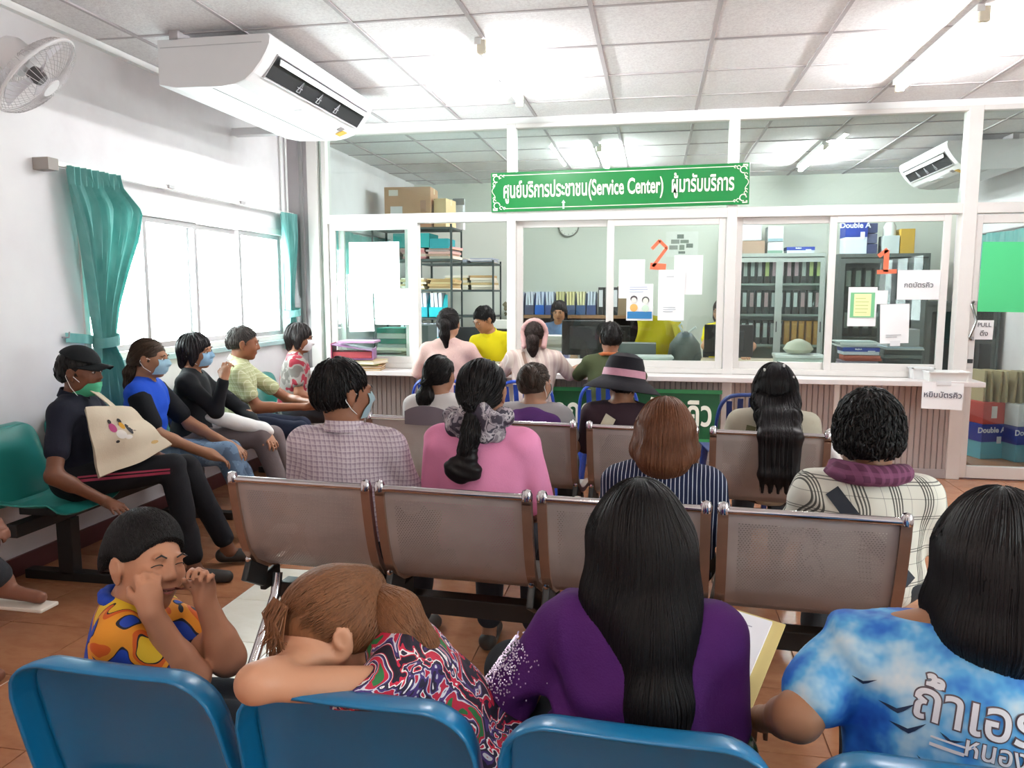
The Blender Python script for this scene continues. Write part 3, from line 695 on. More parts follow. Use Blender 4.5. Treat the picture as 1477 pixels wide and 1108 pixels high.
# ================================================================== THE OFFICE BEHIND THE GLASS
M_rack = mat('4d5654', .5, .4); M_card = mat('b98f68', .75, var=.08); M_kraft = mat('cdb98a', .8, var=.12, nscale=20)
def carton(name, label, loc, sx, sy, sz, rz=0, col='b98f68', flap=True, labels=(), cat='box'):
    t = thing(name, label, cat, loc, rz); m = mat(col, .75, var=.07)
    part('carton_body', MB().bx(-sx/2, sx/2, -sy/2, sy/2, 0, sz), m, t, bevel=.004)
    if flap: part('flap_tape', MB().bx(-sx/2-.001, sx/2+.001, -.025, .025, sz-.06, sz+.0015), mat('d9c7a0', .4), t)
    for (x, z, w_, h_, c_) in labels: part('printed_label', MB().box(x, -sy/2-.0012, z, w_, .002, h_), mat(c_, .6), t)
    return t
def rack(label, x0, x1, y0, y1, zs, top):
    t = thing('steel_rack', label, 'shelf', ((x0+x1)/2, (y0+y1)/2, 0)); W, D = (x1-x0)/2, (y1-y0)/2
    for sx in (-1, 1):
        for sy in (-1, 1):
            part('upright', MB().bx(sx*W-.018*(sx > 0), sx*W+.018*(sx < 0), sy*D-.003, sy*D+.003, 0, top).bx(sx*W-.002, sx*W+.002, sy*D-.018*(sy > 0), sy*D+.018*(sy < 0), 0, top), M_rack, t)
    for z in zs: part('shelf_board', MB().bx(-W, W, -D, D, z-.022, z), M_rack, t, bevel=.002)
    return t
ZA = (.35, .80, 1.12, 1.42, 1.74, 2.07)
rack('taller steel rack of folders beside the office left wall', -2.98, -2.10, 7.95, 8.40, ZA, 2.10)
ZB = (.3, .75, 1.12, 1.42, 1.73)
rack('lower steel rack of folders behind the taller rack', -2.72, -1.84, 8.85, 9.30, ZB, 1.76)
random.seed(11)
def stack(label, x, y, z, sx, sy, cols, hs, group=None, jitter=.02, name='paper_stack', cat='papers'):
    t = thing(name, label, cat, (x, y, z), random.uniform(-.08, .08), group); zz = 0
    for c_, h_ in zip(cols, hs):
        part('folder', MB().box(random.uniform(-jitter, jitter), random.uniform(-jitter, jitter), zz+h_/2, sx, sy, h_*.92, Matrix.Rotation(random.uniform(-.05, .05), 4, 'Z')), mat(c_, .75), t); zz += h_
    return t
kr = ['cdb98a', 'd8c9a0', 'b99b6c', 'd9d2c0', 'c0a878', 'e0d8c4']
for zi, what in ((1.42, 'middle'), (1.74, 'upper')):
    for i in range(3):
        c_ = [random.choice(kr if zi < 1.6 else ['d7aaa0', 'c3a18c', 'b0a09a', 'cf8f90', 'd9d2c0']) for _ in range(6)]
        stack('stack of %s folders on the %s shelf of the taller rack, %s' % ('brown' if zi < 1.6 else 'pinkish', what, ['left', 'middle', 'right'][i]), -2.82+.29*i, 8.17, zi, .26, .36, c_, [random.uniform(.012, .03) for _ in c_])
for i in range(2):
    stack('stack of kraft folders on the %s of the lower rack' % ['left', 'right'][i], -2.3+.3*i, 9.07, 1.42, .27, .36, [random.choice(kr) for _ in range(6)], [.028]*6)
    stack('stack of papers on the top of the lower rack, %s' % ['left', 'right'][i], -2.3+.3*i, 9.07, 1.73, .27, .36, [random.choice(['aab0c0', 'd9d8d8', 'c9c0b0']) for _ in range(4)], [.014]*4)
    stack('stack of folders low on the lower rack, %s' % ['left', 'right'][i], -2.3+.3*i, 9.07, .75, .27, .36, [random.choice(kr) for _ in range(6)], [.03]*6)
def magazine_box(label, x, y, z, col, w_=.10, h_=.26, d_=.24, rz=0, paper_col='dfe3ee', group=None):
    t = thing('magazine_box', label, 'file box', (x, y, z), rz, group); m = mat(col, .45)
    mb = MB().bx(-w_/2, w_/2, -d_/2, d_/2, 0, .004).bx(-w_/2, w_/2, -d_/2, -d_/2+.004, 0, h_*.45).bx(-w_/2, w_/2, d_/2-.004, d_/2, 0, h_)
    for s_ in (-1, 1):
        x_ = s_*w_/2; n = len(mb.v)
        for xx in (x_-.002, x_+.002): mb.v += [(xx, -d_/2, 0), (xx, d_/2, 0), (xx, d_/2, h_), (xx, 0, h_), (xx, -d_/2, h_*.45)]
        mb.f += [tuple(n+i for i in range(5)), tuple(n+5+i for i in reversed(range(5)))]+[(n+i, n+5+i, n+5+(i+1) % 5, n+(i+1) % 5) for i in range(5)]
    part('box_shell', mb, m, t)
    for k in range(3): part('paper_sheaf', MB().box(-w_*.3+w_*.3*k, .0, h_*.58, w_*.22, d_*.85, h_*.98, Matrix.Rotation(random.uniform(-.09, .09), 4, 'Y')), mat(paper_col, .7), t)
    return t
for i, c_ in enumerate(('2ad0dc', '1fa5b4', '22c4d2')):
    magazine_box('%s cyan file box on the taller rack' % ['left', 'middle', 'right'][i], -2.62+.17*i, 8.05, 1.125, c_, .15, .24, .2)
for i, c_ in enumerate(('23a0a0', '2b4fa8', '28b8c4')):
    magazine_box(['teal file box low on the taller rack', 'dark blue file box low on the taller rack', 'cyan file box low on the taller rack'][i], -2.62+.17*i, 8.05, .805, c_, .15, .24, .2)
carton('archive_box', 'teal flat box under the top board of the taller rack, left', (-2.55, 8.15, 1.86), .4, .35, .15, 0, '2f9a98', False)
carton('archive_box', 'teal flat box under the top board of the taller rack, right', (-2.24, 8.10, 1.85), .2, .3, .10, 0, '2a8e94', False)
carton('cardboard_box', 'large brown cardboard box on top of the taller rack', (-2.60, 8.17, 2.072), .5, .36, .42, .06, 'b99272', True, ((-.15, .36, .1, .06, 'd9d4cc'), (-.12, .15, .13, .14, 'd5d2d2'), (.17, .22, .06, .12, 'a5806a')))
carton('cardboard_box', 'small pale cardboard box beside the big brown one on the rack', (-2.235, 8.19, 2.072), .14, .3, .30, -.1, 'd9bf92', True)
carton('storage_box', 'grey and white box at the right end of the taller rack', (-2.13, 8.42, 2.072), .10, .1, .34, 0, 'c9cdcf', False, ((0, .30, .13, .07, '7d8588'),))
stack('stack of teal and white ring files behind the left window', -2.42, 7.05, .757, .28, .3, ['e6ece9', '3f9c90', 'e9efec', '54ab9c', 'dfe9e5', '45a192'], [.05]*6, name='ring_file_stack', cat='files')
carton('desk_printer', 'dark grey machine beside the left window inside', (-2.14, 7.0, .757), .20, .3, .33, 0, '4c5a58', False, cat='printer')
stack('pile of loose papers on the desk behind the left window', -2.35, 6.62, .757, .4, .3, [random.choice(['d8d6d2', 'b7b5ad', 'c9c4b0', 'e3e1dd']) for _ in range(10)], [.013]*10, jitter=.05)

# clock
ck = thing('wall_clock', 'round grey-rimmed wall clock on the office back wall', 'clock', (-1.065, YB-.005, 2.20))
MX = Matrix.Rotation(math.radians(90), 4, 'X')
part('rim', MB().add(MB().lathe([(0, 0), (.125, 0), (.13, .02), (.122, .03), (.112, .02), (.112, .006), (0, .006)], None, 32), MX), mat('8d9088', .4), ck, smooth=True)
part('dial', MB().add(MB().lathe([(0, .007), (.113, .007), (.113, .012), (0, .012)], None, 32), MX), mat('e2e6dc', .5), ck)
part('hand', MB().box(.0, -.015, .028, .007, .002, .06), M_dark, ck); part('hand', MB().box(-.032, -.015, .012, .08, .002, .006, Matrix.Rotation(.4, 4, 'Y')), M_dark, ck)
part('hour_marks', MB().add(MB(), None) if False else (lambda m_: [m_.box(.098*math.cos(k*math.pi/6), -.0135, .098*math.sin(k*math.pi/6), .008, .002, .008) for k in range(12)] and m_)(MB()), M_dark, ck)
# wall chart
ch = thing('wall_chart', 'pale chart with dark picture blocks on the office back wall behind the number two', 'chart', (.31, YB-.004, 2.12))
part('sheet', MB().bx(-.19, .19, -.003, 0, -.30, 0), mat('dfe3dc', .6), ch)
for k, (x, z, w_, h_) in enumerate(((-.02, -.06, .08, .05), (-.08, -.12, .1, .05), (.03, -.12, .1, .04), (.09, -.17, .08, .05), (-.1, -.19, .1, .05), (.0, -.19, .06, .06), (.0, -.25, .08, .03))): part('photo_block', MB().box(x, -.005, z, w_, .002, h_), mat(['6f7a72', '8a9088', '7c8a7c'][k % 3], .6), ch)
# low bookcase with files along the back wall
bc = thing('bookcase', 'brown-topped low shelf along the office back wall', 'shelf', (-1.0, 9.45, 0))
part('top_board', MB().bx(-.72, .95, -.2, .22, 1.08, 1.12), mat('8f6a48', .5), bc, bevel=.004)
for x in (-.70, -.15, .4, .93): part('side_panel', MB().bx(x-.012, x+.012, -.18, .22, 0, 1.08), mat('5f4534', .6), bc)
for z in (.06, .58): part('shelf_board', MB().bx(-.7, .93, -.18, .22, z-.01, z+.01), mat('5f4534', .6), bc)
part('back_board', MB().bx(-.7, .93, .2, .22, 0, 1.08), mat('3a2f2a', .7), bc)
for i, (c_, pc) in enumerate((('5b6a8c', 'cfd6e6'), ('46506c', 'dfe6f2'), ('1f62c0', 'cdd9f0'), ('2a4a86', 'd7e2f2'), ('3d4a66', 'e0d9a0'), ('4a5878', 'efe6a8'), ('35527c', 'e9e2b4'), ('364a7a', 'd0dbe8'))):
    magazine_box('%s file box of papers on the low back shelf, %s' % (['slate', 'dark slate', 'bright blue', 'navy', 'grey', 'blue-grey', 'steel blue', 'indigo'][i], 'place %s from the left' % ['first', 'second', 'third', 'fourth', 'fifth', 'sixth', 'seventh', 'eighth'][i]), -1.62+.125*i, 9.42, 1.12, c_, .11, .26, .24, 0, pc)
def binder(label, x, y, z, h_=.3, col='1d2022', lab='dfe2e6', group=None, w_=.065, tilt=0):
    t = thing('ring_binder', label, 'binder', (x, y, z), 0, group); t.rotation_euler = (0, tilt, 0)
    part('spine', MB().bx(-w_/2, w_/2, -.13, .13, 0, h_), mat(col, .5), t, bevel=.002)
    part('spine_label', MB().bx(-w_/2+.010, w_/2-.010, -.1315, -.13, h_*.30, h_*.90), mat(lab, .6), t)
    return t
for i in range(3): binder('black ring binder with white label on the low back shelf, %s of three' % ['left', 'middle', 'right'][i], -.63+.085*i, 9.42, 1.12, .33)
carton('archive_box', 'brown patterned box at the right end of the low back shelf', (-.37, 9.42, 1.12), .14, .25, .34, 0, '8a7458', False)

# grey steel cabinet with sliding glass doors, full of binders
def cabinet(label, x0, x1, y0, y1, zt, shelves, nd):
    t = thing('filing_cabinet', label, 'cabinet', ((x0+x1)/2, y0, 0)); W = (x1-x0)/2; D = y1-y0; g = mat('aab3ad' if 'sliding' in label else '59615e', .5, .1, var=.02)
    part('cabinet_body', MB().bx(-W, -W+.02, 0, D, 0, zt).bx(W-.02, W, 0, D, 0, zt).bx(-W+.02, W-.02, D-.01, D, 0, zt).bx(-W+.02, W-.02, 0, D-.01, zt-.04, zt).bx(-W+.02, W-.02, 0, D-.01, 0, .06), g, t)
    for z in shelves: part('shelf_board', MB().bx(-W+.02, W-.02, .05, D-.01, z-.012, z+.012), g, t)
    dw = 2*W/nd
    for k in range(nd):
        a = -W+.02+dw*k*.96; b = a+dw*.98
        if b > W-.01: b = W-.01
        yy = -.004+.018*(k % 2)
        d_ = part('door', MB().bx(a, a+.045, yy, yy+.014, .08, zt-.05).bx(b-.045, b, yy, yy+.014, .08, zt-.05).bx(a+.045, b-.045, yy, yy+.014, .08, .13).bx(a+.045, b-.045, yy, yy+.014, zt-.10, zt-.05), g, t)
        part('pane', MB().bx(a+.04, b-.04, yy+.005, yy+.008, .12, zt-.09), M_glass, d_); part('handle', MB().box(b-.02, yy-.004, 1.0, .012, .008, .12), M_dark, d_)
    return t
cabinet('grey steel cabinet with sliding glass doors and rows of binders, behind the middle right window', .88, 1.88, 9.25, 9.65, 1.83, (.40, .78, 1.13, 1.48), 2)
random.seed(21)
for zi, (z, row) in enumerate(((.79, 'lowest visible'), (1.14, 'middle'), (1.49, 'top'))):
    for i in range(12):
        x = .94+.08*i
        if zi == 0 and i > 6: col, lb = 'c98a2e', 'd9a04a'
        elif zi == 0: col, lb = '2a2c2c', 'c5cac8'
        elif zi == 2: col, lb = '2c2e2e', ['cfd5d2', 'd8a9b8', 'd6b3bd', 'd9aebb', 'cf9fb0', 'd8cfd0', 'd3dc8e', 'd69fb4'][random.randrange(8)]
        else: col, lb = '232626', ['d4d8da', 'e2e4e6', 'c9a2a8'][random.randrange(3)]
        binder('binder %s from the left on the %s shelf of the glass cabinet' % (['first', 'second', 'third', 'fourth', 'fifth', 'sixth', 'seventh', 'eighth', 'ninth', 'tenth', 'eleventh', 'twelfth'][i], row), x, 9.45, z+.003, .27, col, lb, 'binders in the glass cabinet', .06)
cabinet('plain dark grey cabinet at the right of the office, behind the right window', 1.94, 2.85, 8.9, 9.35, 1.80, (.45, .9, 1.35), 2)
for z, n_ in ((.92, 7), (1.37, 5)):
    for i in range(n_): binder('dark binder in the right grey cabinet, %s shelf, %s' % ('upper' if z > 1 else 'lower', ['first', 'second', 'third', 'fourth', 'fifth', 'sixth', 'seventh'][i]), 2.06+.1*i, 9.1, z, .28, '3c423e', '9aa39c', 'binders in the right grey cabinet', .07)
DA = 'Double A'
def paperbox(label, loc, sx=.31, sy=.22, sz=.26, rz=0, top='24409c', low='d9e3ea', txt=True):
    t = thing('copy_paper_box', label, 'box', loc, rz)
    part('carton_body', MB().bx(-sx/2, sx/2, -sy/2, sy/2, 0, sz), mat(low, .5), t, bevel=.003)
    part('lid_band', MB().bx(-sx/2-.003, sx/2+.003, -sy/2-.003, sy/2+.003, sz*.5, sz+.003), mat(top, .45), t)
    part('side_label', MB().box(sx*.28, -sy/2-.0045, sz*.55, sx*.2, .002, sz*.2), mat('e8ecf4', .5), t)
    if txt: part('lettering', MB().add(text_mb(DA, sz*.22, bold=.002, depth=.0005), T(-sx*.08, -sy/2-.0045, sz*.84) @ XZ), mat('eef2fa', .5), t)
    return t
carton('storage_box', 'box wrapped in white paper on the glass cabinet', (1.05, 9.45, 1.98), .27, .25, .2, 0, 'd3dade', False)
carton('cardboard_box', 'flat brown box under the white wrapped one on the glass cabinet', (1.06, 9.45, 1.83), .33, .28, .145, 0, 'a58c78', True)
carton('storage_box', 'lower of two small white boxes on the glass cabinet', (1.34, 9.45, 1.83), .17, .22, .13, 0, 'd7dcda', False, ((0, .02, .16, .03, '7aa08c'),))
carton('storage_box', 'upper of two small white boxes on the glass cabinet', (1.34, 9.45, 1.965), .17, .22, .17, 0, 'dde2e2', False, ((0, .02, .16, .03, '8aa9b0'),))
paperbox('flat dark blue copy paper pack lying at the right end of the glass cabinet', (1.62, 9.45, 1.83), .30, .2, .07)
paperbox('blue and white paper box on the plain grey cabinet', (2.12, 9.1, 1.80), .22, .25, .36)
stack('standing dark files beside the blue paper box on the right cabinet', 2.30, 9.1, 1.80, .10, .25, ['3b4468', '59607c', '3b4468'], [.11, .11, .11], name='file_stack', cat='files')
bt = thing('white_bottle', 'white plastic bottle on top of the right grey cabinet', 'bottle', (2.47, 9.05, 1.99))
part('bottle_body', MB().lathe([(0, 0), (.06, 0), (.065, .01), (.065, .1), (.045, .14), (.03, .15), (0, .15)], None, 18), mat('e4e8e4', .4), bt, smooth=True); part('cap', MB().lathe([(0, .15), (.03, .15), (.03, .19), (0, .19)], None, 14), M_white, bt)
carton('storage_box', 'white box under the bottle on the right cabinet', (2.47, 9.05, 1.80), .16, .2, .19, 0, 'cdd8d8', False)
carton('storage_box', 'yellow box beside the bottle on the right cabinet', (2.63, 9.05, 1.80), .14, .2, .26, 0, 'c9a23c', False)

# desks items: monitors, printers, trays
def monitor(label, loc, rz, w_=.44, h_=.30, facing=1):
    t = thing('computer_monitor', label, 'monitor', loc, rz)
    part('case', MB().bx(-w_/2, w_/2, -.02, .02, .09, .09+h_), M_black, t, bevel=.008)
    part('back_bulge', MB().bx(-w_*.32, w_*.32, -.05, -.02, .14, .04+h_), mat('242425', .5), t, bevel=.01)
    part('screen', MB().bx(-w_/2+.02, w_/2-.02, .02, .0215, .11, .07+h_), mat('30343a', .15), t)
    part('stand', MB().bx(-.03, .03, -.03, .0, .01, .15).bx(-.11, .11, -.08, .08, 0, .014), M_black, t, bevel=.004)
    return t
monitor('black computer monitor seen from behind, left of the man in dark green', (-.60, 6.72, .757), math.radians(4), .38, .30)
monitor('black computer monitor seen from behind under the middle right window', (.62, 6.75, .757), math.radians(-5), .40, .27)
def storage_tray(label, loc, rz, sx=.34, sy=.24, sz=.11, lid='dbe3df'):
    t = thing('storage_tray', label, 'tray', loc, rz); part('tray_body', MB().bx(-sx/2, sx/2, -sy/2, sy/2, 0, sz*.85), mat('c4d2c9', .35), t, bevel=.01); part('lid', MB().bx(-sx/2-.01, sx/2+.01, -sy/2-.01, sy/2+.01, sz*.8, sz), mat(lid, .35), t, bevel=.006); return t
storage_tray('low white plastic tray inside the middle window', (-.05, 6.62, .757), .05, .4, .22, .10)
storage_tray('clear white plastic tray inside the window left of number one', (1.16, 6.62, .757), -.03, .36, .22, .13)
carton('desk_printer', 'grey printer behind the white tray at the middle window', (-.16, 6.88, .757), .36, .2, .19, 0, '6d706e', False, cat='printer')
wad = solo('crumpled_bag', MB().add(MB().lathe([(0, 0), (.09, .01), (.12, .04), (.09, .09), (.03, .12), (0, .125)], None, 14)), mat('c9cbb4', .6, bump=.8, bscale=30), 'crumpled pale green bag on the white tray by the right window', 'bag', (1.16, 6.62, .887), smooth=True)
# yellow cloth draped over a chair back, grey bag
yl = thing('yellow_jacket', 'yellow jacket hung over an office chair behind the posters', 'jacket', (.04, 7.25, .55))
part('cloth', MB().sheet(lambda u, v: (-.20+.40*u+.06*v*(u-.5)+.02*math.sin(7*v), -.05*math.sin(math.pi*u)-.02*math.sin(11*u+4*v), .60-.48*v+.03*math.sin(5*u)), 24, 20, .004), mat('dcc81e', .8), yl, smooth=True)
part('sleeve', MB().tube([(.15, -.06, .55), (.19, -.08, .42), (.15, -.08, .28), (.17, -.07, .14)], [.05, .055, .05, .035], 10, flat=.7), mat('dccb2a', .8), yl, smooth=True)
def office_chair(label, loc, rz, col='24272a'):
    t = thing('office_chair', label, 'chair', loc, rz); m = mat(col, .6)
    part('backrest', MB().sheet(lambda u, v: ((u-.5)*(.42-.10*abs(2*v-1)**3), -.22-.03*math.cos((u-.5)*3)+.02*v, .55+.48*v), 10, 10, .05), m, t, smooth=True)
    part('seat', MB().bx(-.23, .23, -.22, .24, .42, .50), m, t, bevel=.02)
    part('gas_column', MB().tube([(0, 0, .42), (0, 0, .1)], .025, 10), M_black, t)
    for k in range(5): a = k*1.257; part('foot_spoke', MB().tube([(0, 0, .1), (.27*math.cos(a), .27*math.sin(a), .05)], .018, 6).tube([(.27*math.cos(a)-.0, .27*math.sin(a), .0), (.27*math.cos(a), .27*math.sin(a), .055)], .024, 8), M_black, t)
    return t
office_chair('dark office chair behind the middle window carrying the yellow jacket', (.04, 7.55, 0), 0)
office_chair('black office chair behind the man in the yellow shirt', (-1.92, 7.55, 0), math.pi)
gb = thing('grey_bag', 'dark grey bag with pale drawstrings beside the yellow jacket', 'bag', (.27, 7.0, .757))
part('bag_body', MB().lathe([(0, 0), (.13, 0), (.15, .06), (.13, .18), (.06, .27), (.03, .29), (0, .29)], None, 18), mat('5c6460', .5, bump=.6, bscale=25), gb, smooth=True)
part('drawstring', MB().tube([(-.02, -.03, .28), (-.05, -.05, .34), (-.03, -.07, .36)], .012, 6).tube([(.03, -.03, .28), (.09, -.05, .33)], .012, 6), mat('d9e2dd', .5), gb, smooth=True)
# second desk line deep in the office with heaps of paper
d2 = thing('office_desk', 'cluttered desk of the woman in blue in the office', 'desk', (-.95, 8.0, 0))
part('desk_top', MB().bx(-.75, .75, -.35, .35, .70, .735), mat('9a7d5e', .5), d2, bevel=.004)
for x in (-.7, .7): part('side_panel', MB().bx(x-.02, x+.02, -.33, .33, 0, .70), mat('7a5f48', .6), d2)
part('front_panel', MB().bx(-.7, .7, -.30, -.28, .1, .70), mat('7a5f48', .6), d2)
random.seed(4)
for i, (x, y, n_, lb) in enumerate(((-1.52, 7.85, 9, 'tall heap of papers at the left end of the cluttered desk'), (-1.22, 7.78, 7, 'heap of mixed papers left of the woman in blue'), (-.95, 7.76, 6, 'flat pile of papers before the woman in blue'), (-.62, 7.76, 4, 'low pile of papers at the right of the cluttered desk'))):
    stack(lb, x, y, .735, .26, .3, [random.choice(['dcdad6', 'bdbab4', 'e8e6e2', 'a9a8b8', 'd2cfc0']) for _ in range(n_)], [random.uniform(.012, .05) for _ in range(n_)], jitter=.03)
carton('desk_organiser', 'lilac tray of papers before the woman in blue', (-.88, 6.85, .757), .28, .22, .10, .05, '9a98c8', False, ((0, .05, .26, .012, 'e8e8f4'),), cat='tray')
monitor('small dark monitor at the right of the woman in blue', (-.40, 8.05, .735), .3, .32, .22)
ph = carton('desk_printer', 'white printer on the low shelf right of the binders', (-.16, 9.35, 1.12), .3, .3, .1, 0, 'e0e3e0', False, cat='printer')
carton('white_machine', 'white machine at the left end of the cluttered desk', (-1.60, 8.18, .735), .22, .22, .36, 0, 'dcdcd4', False, cat='machine')
# right window clutter
stack('stack of red and lilac folders inside the right window', 1.62, 6.62, .757, .27, .22, ['7f7a88', '9a90a0', 'b5aebc', '8c8494', 'b9604e', 'c06a58'], [.022]*6)
paperbox('blue copy paper pack on top of the folders inside the right window', (1.62, 6.62, .757+.135), .27, .2, .055)
stack('loose papers on the blue paper pack inside the right window', 1.60, 6.64, .757+.195, .3, .2, ['dfe4e0', 'cfd8d6', 'e6ebe8', 'c2d0ce'], [.012]*4)
stack('papers and trays at the right end inside the window', 1.98, 6.8, .757, .28, .3, ['4b5654', '3f4a4a', '6d7a78', '4b5654', 'c8d0ce', 'b7c9d6'], [.05, .05, .03, .04, .012, .012])
carton('plastic_crate', 'bundle wrapped in grey plastic inside the right window', (1.98, 6.8, .757+.194), .24, .2, .14, 0, 'a4a8a8', False, cat='crate')
# door side: paper boxes on the floor, boots of files
paperbox('blue and cyan copy paper box on the floor by the door, left one', (2.76, 7.12, 0), .20, .28, .29, .30, low='5fb4cc')
paperbox('blue and cyan copy paper box on the floor by the door, right one', (3.01, 7.04, 0), .24, .28, .29, .30, low='5fb4cc')
carton('file_carton', 'red carton of files on the left paper box', (2.76, 7.12, .295), .2, .28, .18, .30, 'c0453e', False, ((-.0, .1, .05, .1, 'e8e4e4'),))
carton('file_carton', 'white carton of files on the right paper box', (3.01, 7.04, .295), .24, .28, .18, .30, 'd4d8dc', False)
random.seed(9)
for i in range(8):
    solo('kraft_file', MB().box(0, 0, .13, .02, .22, .26), mat(random.choice(['b5a680', 'c4b690', 'a89a78']), .8), 'olive-brown paper file standing in the cartons by the door', 'file', (2.70+.050*i, 7.13-.0155*i, .478), .30, group='paper files in the cartons by the door').rotation_euler[1] = random.uniform(-.08, .08)
solo('dark_bag', MB().lathe([(0, 0), (.12, .01), (.15, .08), (.12, .2), (.05, .28), (0, .29)], None, 16), mat('20262c', .5, bump=.5, bscale=20), 'dark bag on the floor beside the paper boxes at the right edge', 'bag', (3.15, 6.66, 0), smooth=True)
# stains on the office wall
random.seed(14)
for (x, z, r_) in ((-1.80, 1.52, .03), (-1.70, 1.32, .055), (-1.85, 1.22, .045), (-1.86, 1.12, .02)):
    part('stain', MB().add(MB().grid(lambda u, v: (r_*v*math.cos(6.283*u)*(1+.3*math.sin(5*6.283*u)), r_*v*math.sin(6.283*u)*(1.2+.3*math.sin(3*6.283*u+1)), 0), 20, 2), T(x, YB-.0015, z) @ XZ), mat('8a8468', .9, var=.3, nscale=40), bpy.data.objects['wall_back'])
cabinet('dark grey low cabinet behind the glass door', 2.62, 3.30, 8.25, 8.65, 1.30, (.45, .9), 2)
# ================================================================== BODIES: distance fields turned into meshes
V3 = lambda *a: np.array(a, dtype=float)
def unit(v): v = np.asarray(v, float); n = np.linalg.norm(v); return v/n if n > 1e-9 else v
def rotm(yaw=0, pitch=0, roll=0):
    """head-style rotation in degrees: yaw to the left, pitch looking down, roll towards the right shoulder"""
    return np.array(Matrix.Rotation(math.radians(yaw), 3, 'Z') @ Matrix.Rotation(math.radians(-pitch), 3, 'X') @ Matrix.Rotation(math.radians(roll), 3, 'Y'))
class SD:
    def __init__(s): s.p = []
    def cone(s, a, b, ra, rb=None, k=.02, op='u', fl=None):
        s.p.append(('c', V3(*a), V3(*b), ra, ra if rb is None else rb, k, op, None)); return s
    def path(s, pts, rs, k=.02):
        for i in range(len(pts)-1): s.cone(pts[i], pts[i+1], rs[i], rs[i+1], k)
        return s
    def ell(s, c, r, R=None, k=.02, op='u'):
        s.p.append(('e', V3(*c), V3(*r), np.eye(3) if R is None else R, None, k, op, None)); return s
    def cut(s, n, p):      # drops everything on the side n points to
        s.p.append(('h', V3(*n)/np.linalg.norm(n), V3(*p), None, None, 0, 'x', None)); return s
    def copy(s): q = SD(); q.p = list(s.p); return q
    def dist(s, pr, X, Y, Z):
        t = pr[0]
        if t == 'c':
            a, b, ra, rb = pr[1:5]; ba = b-a; L = float(ba@ba)+1e-12
            x, y, z = X-a[0], Y-a[1], Z-a[2]
            h = np.clip((x*ba[0]+y*ba[1]+z*ba[2])/L, 0, 1)
            return np.sqrt((x-h*ba[0])**2+(y-h*ba[1])**2+(z-h*ba[2])**2)-(ra+(rb-ra)*h)
        if t == 'e':
            c, r, R = pr[1:4]; x, y, z = X-c[0], Y-c[1], Z-c[2]
            q0 = (x*R[0, 0]+y*R[1, 0]+z*R[2, 0]); q1 = (x*R[0, 1]+y*R[1, 1]+z*R[2, 1]); q2 = (x*R[0, 2]+y*R[1, 2]+z*R[2, 2])
            k0 = np.sqrt((q0/r[0])**2+(q1/r[1])**2+(q2/r[2])**2)+1e-9
            k1 = np.sqrt((q0/r[0]**2)**2+(q1/r[1]**2)**2+(q2/r[2]**2)**2)+1e-9
            return k0*(k0-1)/k1
        n, p = pr[1:3]; return (X-p[0])*n[0]+(Y-p[1])*n[1]+(Z-p[2])*n[2]
    @staticmethod
    def comb(F, d, k, op):
        if op == 'u':
            if k <= 0: return np.minimum(F, d)
            h = np.maximum(k-np.abs(F-d), 0)/k; return np.minimum(F, d)-h*h*k*.25
        if op == 's':
            d = -d; h = np.maximum(k-np.abs(F-d), 0)/max(k, 1e-6); return np.maximum(F, d)+h*h*k*.25
        return np.maximum(F, d)
    def at(s, P):
        X, Y, Z = P[:, 0], P[:, 1], P[:, 2]; F = np.full(len(P), .5)
        for pr in s.p: F = s.comb(F, s.dist(pr, X, Y, Z), pr[5], pr[6])
        return F
    def grad(s, P, e=.002):
        G = np.stack([s.at(P+np.eye(3)[i]*e)-s.at(P-np.eye(3)[i]*e) for i in range(3)], 1)
        return G/(np.linalg.norm(G, axis=1, keepdims=True)+1e-9)
    def mesh(s, h, wob=None):
        lo, hi = V3(9, 9, 9), V3(-9, -9, -9)
        B = []
        for pr in s.p:
            if pr[0] == 'c':
                m = max(pr[3], pr[4]); l = np.minimum(pr[1], pr[2])-m; u = np.maximum(pr[1], pr[2])+m
            elif pr[0] == 'e':
                e = np.abs(pr[3]) @ pr[2]; l = pr[1]-e; u = pr[1]+e
            else: B.append(None); continue
            B.append((l, u))
            if pr[6] == 'u': lo = np.minimum(lo, l); hi = np.maximum(hi, u)
        lo = lo-4*h-.01; hi = hi+4*h+.01; n = np.ceil((hi-lo)/h).astype(int)+1
        ax = [(lo[i]+h*np.arange(n[i])).astype(np.float32) for i in range(3)]
        F = np.full(n, .5, np.float32)
        for pr, b in zip(s.p, B):
            if b is None: sl = [slice(0, n[i]) for i in range(3)]
            else:
                m = pr[5]+3*h; i0 = np.maximum(np.floor((b[0]-m-lo)/h).astype(int), 0); i1 = np.minimum(np.ceil((b[1]+m-lo)/h).astype(int)+1, n)
                if (i1 <= i0).any(): continue
                sl = [slice(i0[i], i1[i]) for i in range(3)]
            X, Y, Z = ax[0][sl[0]][:, None, None], ax[1][sl[1]][None, :, None], ax[2][sl[2]][None, None, :]
            d = s.dist(pr, X, Y, Z)
            F[tuple(sl)] = s.comb(F[tuple(sl)], d, pr[5], pr[6])
        if wob is not None:
            I = np.nonzero(np.abs(F) < .03)
            F[I] += wob(ax[0][I[0]], ax[1][I[1]], ax[2][I[2]]).astype(np.float32)
        return surface_nets(F, lo, h)
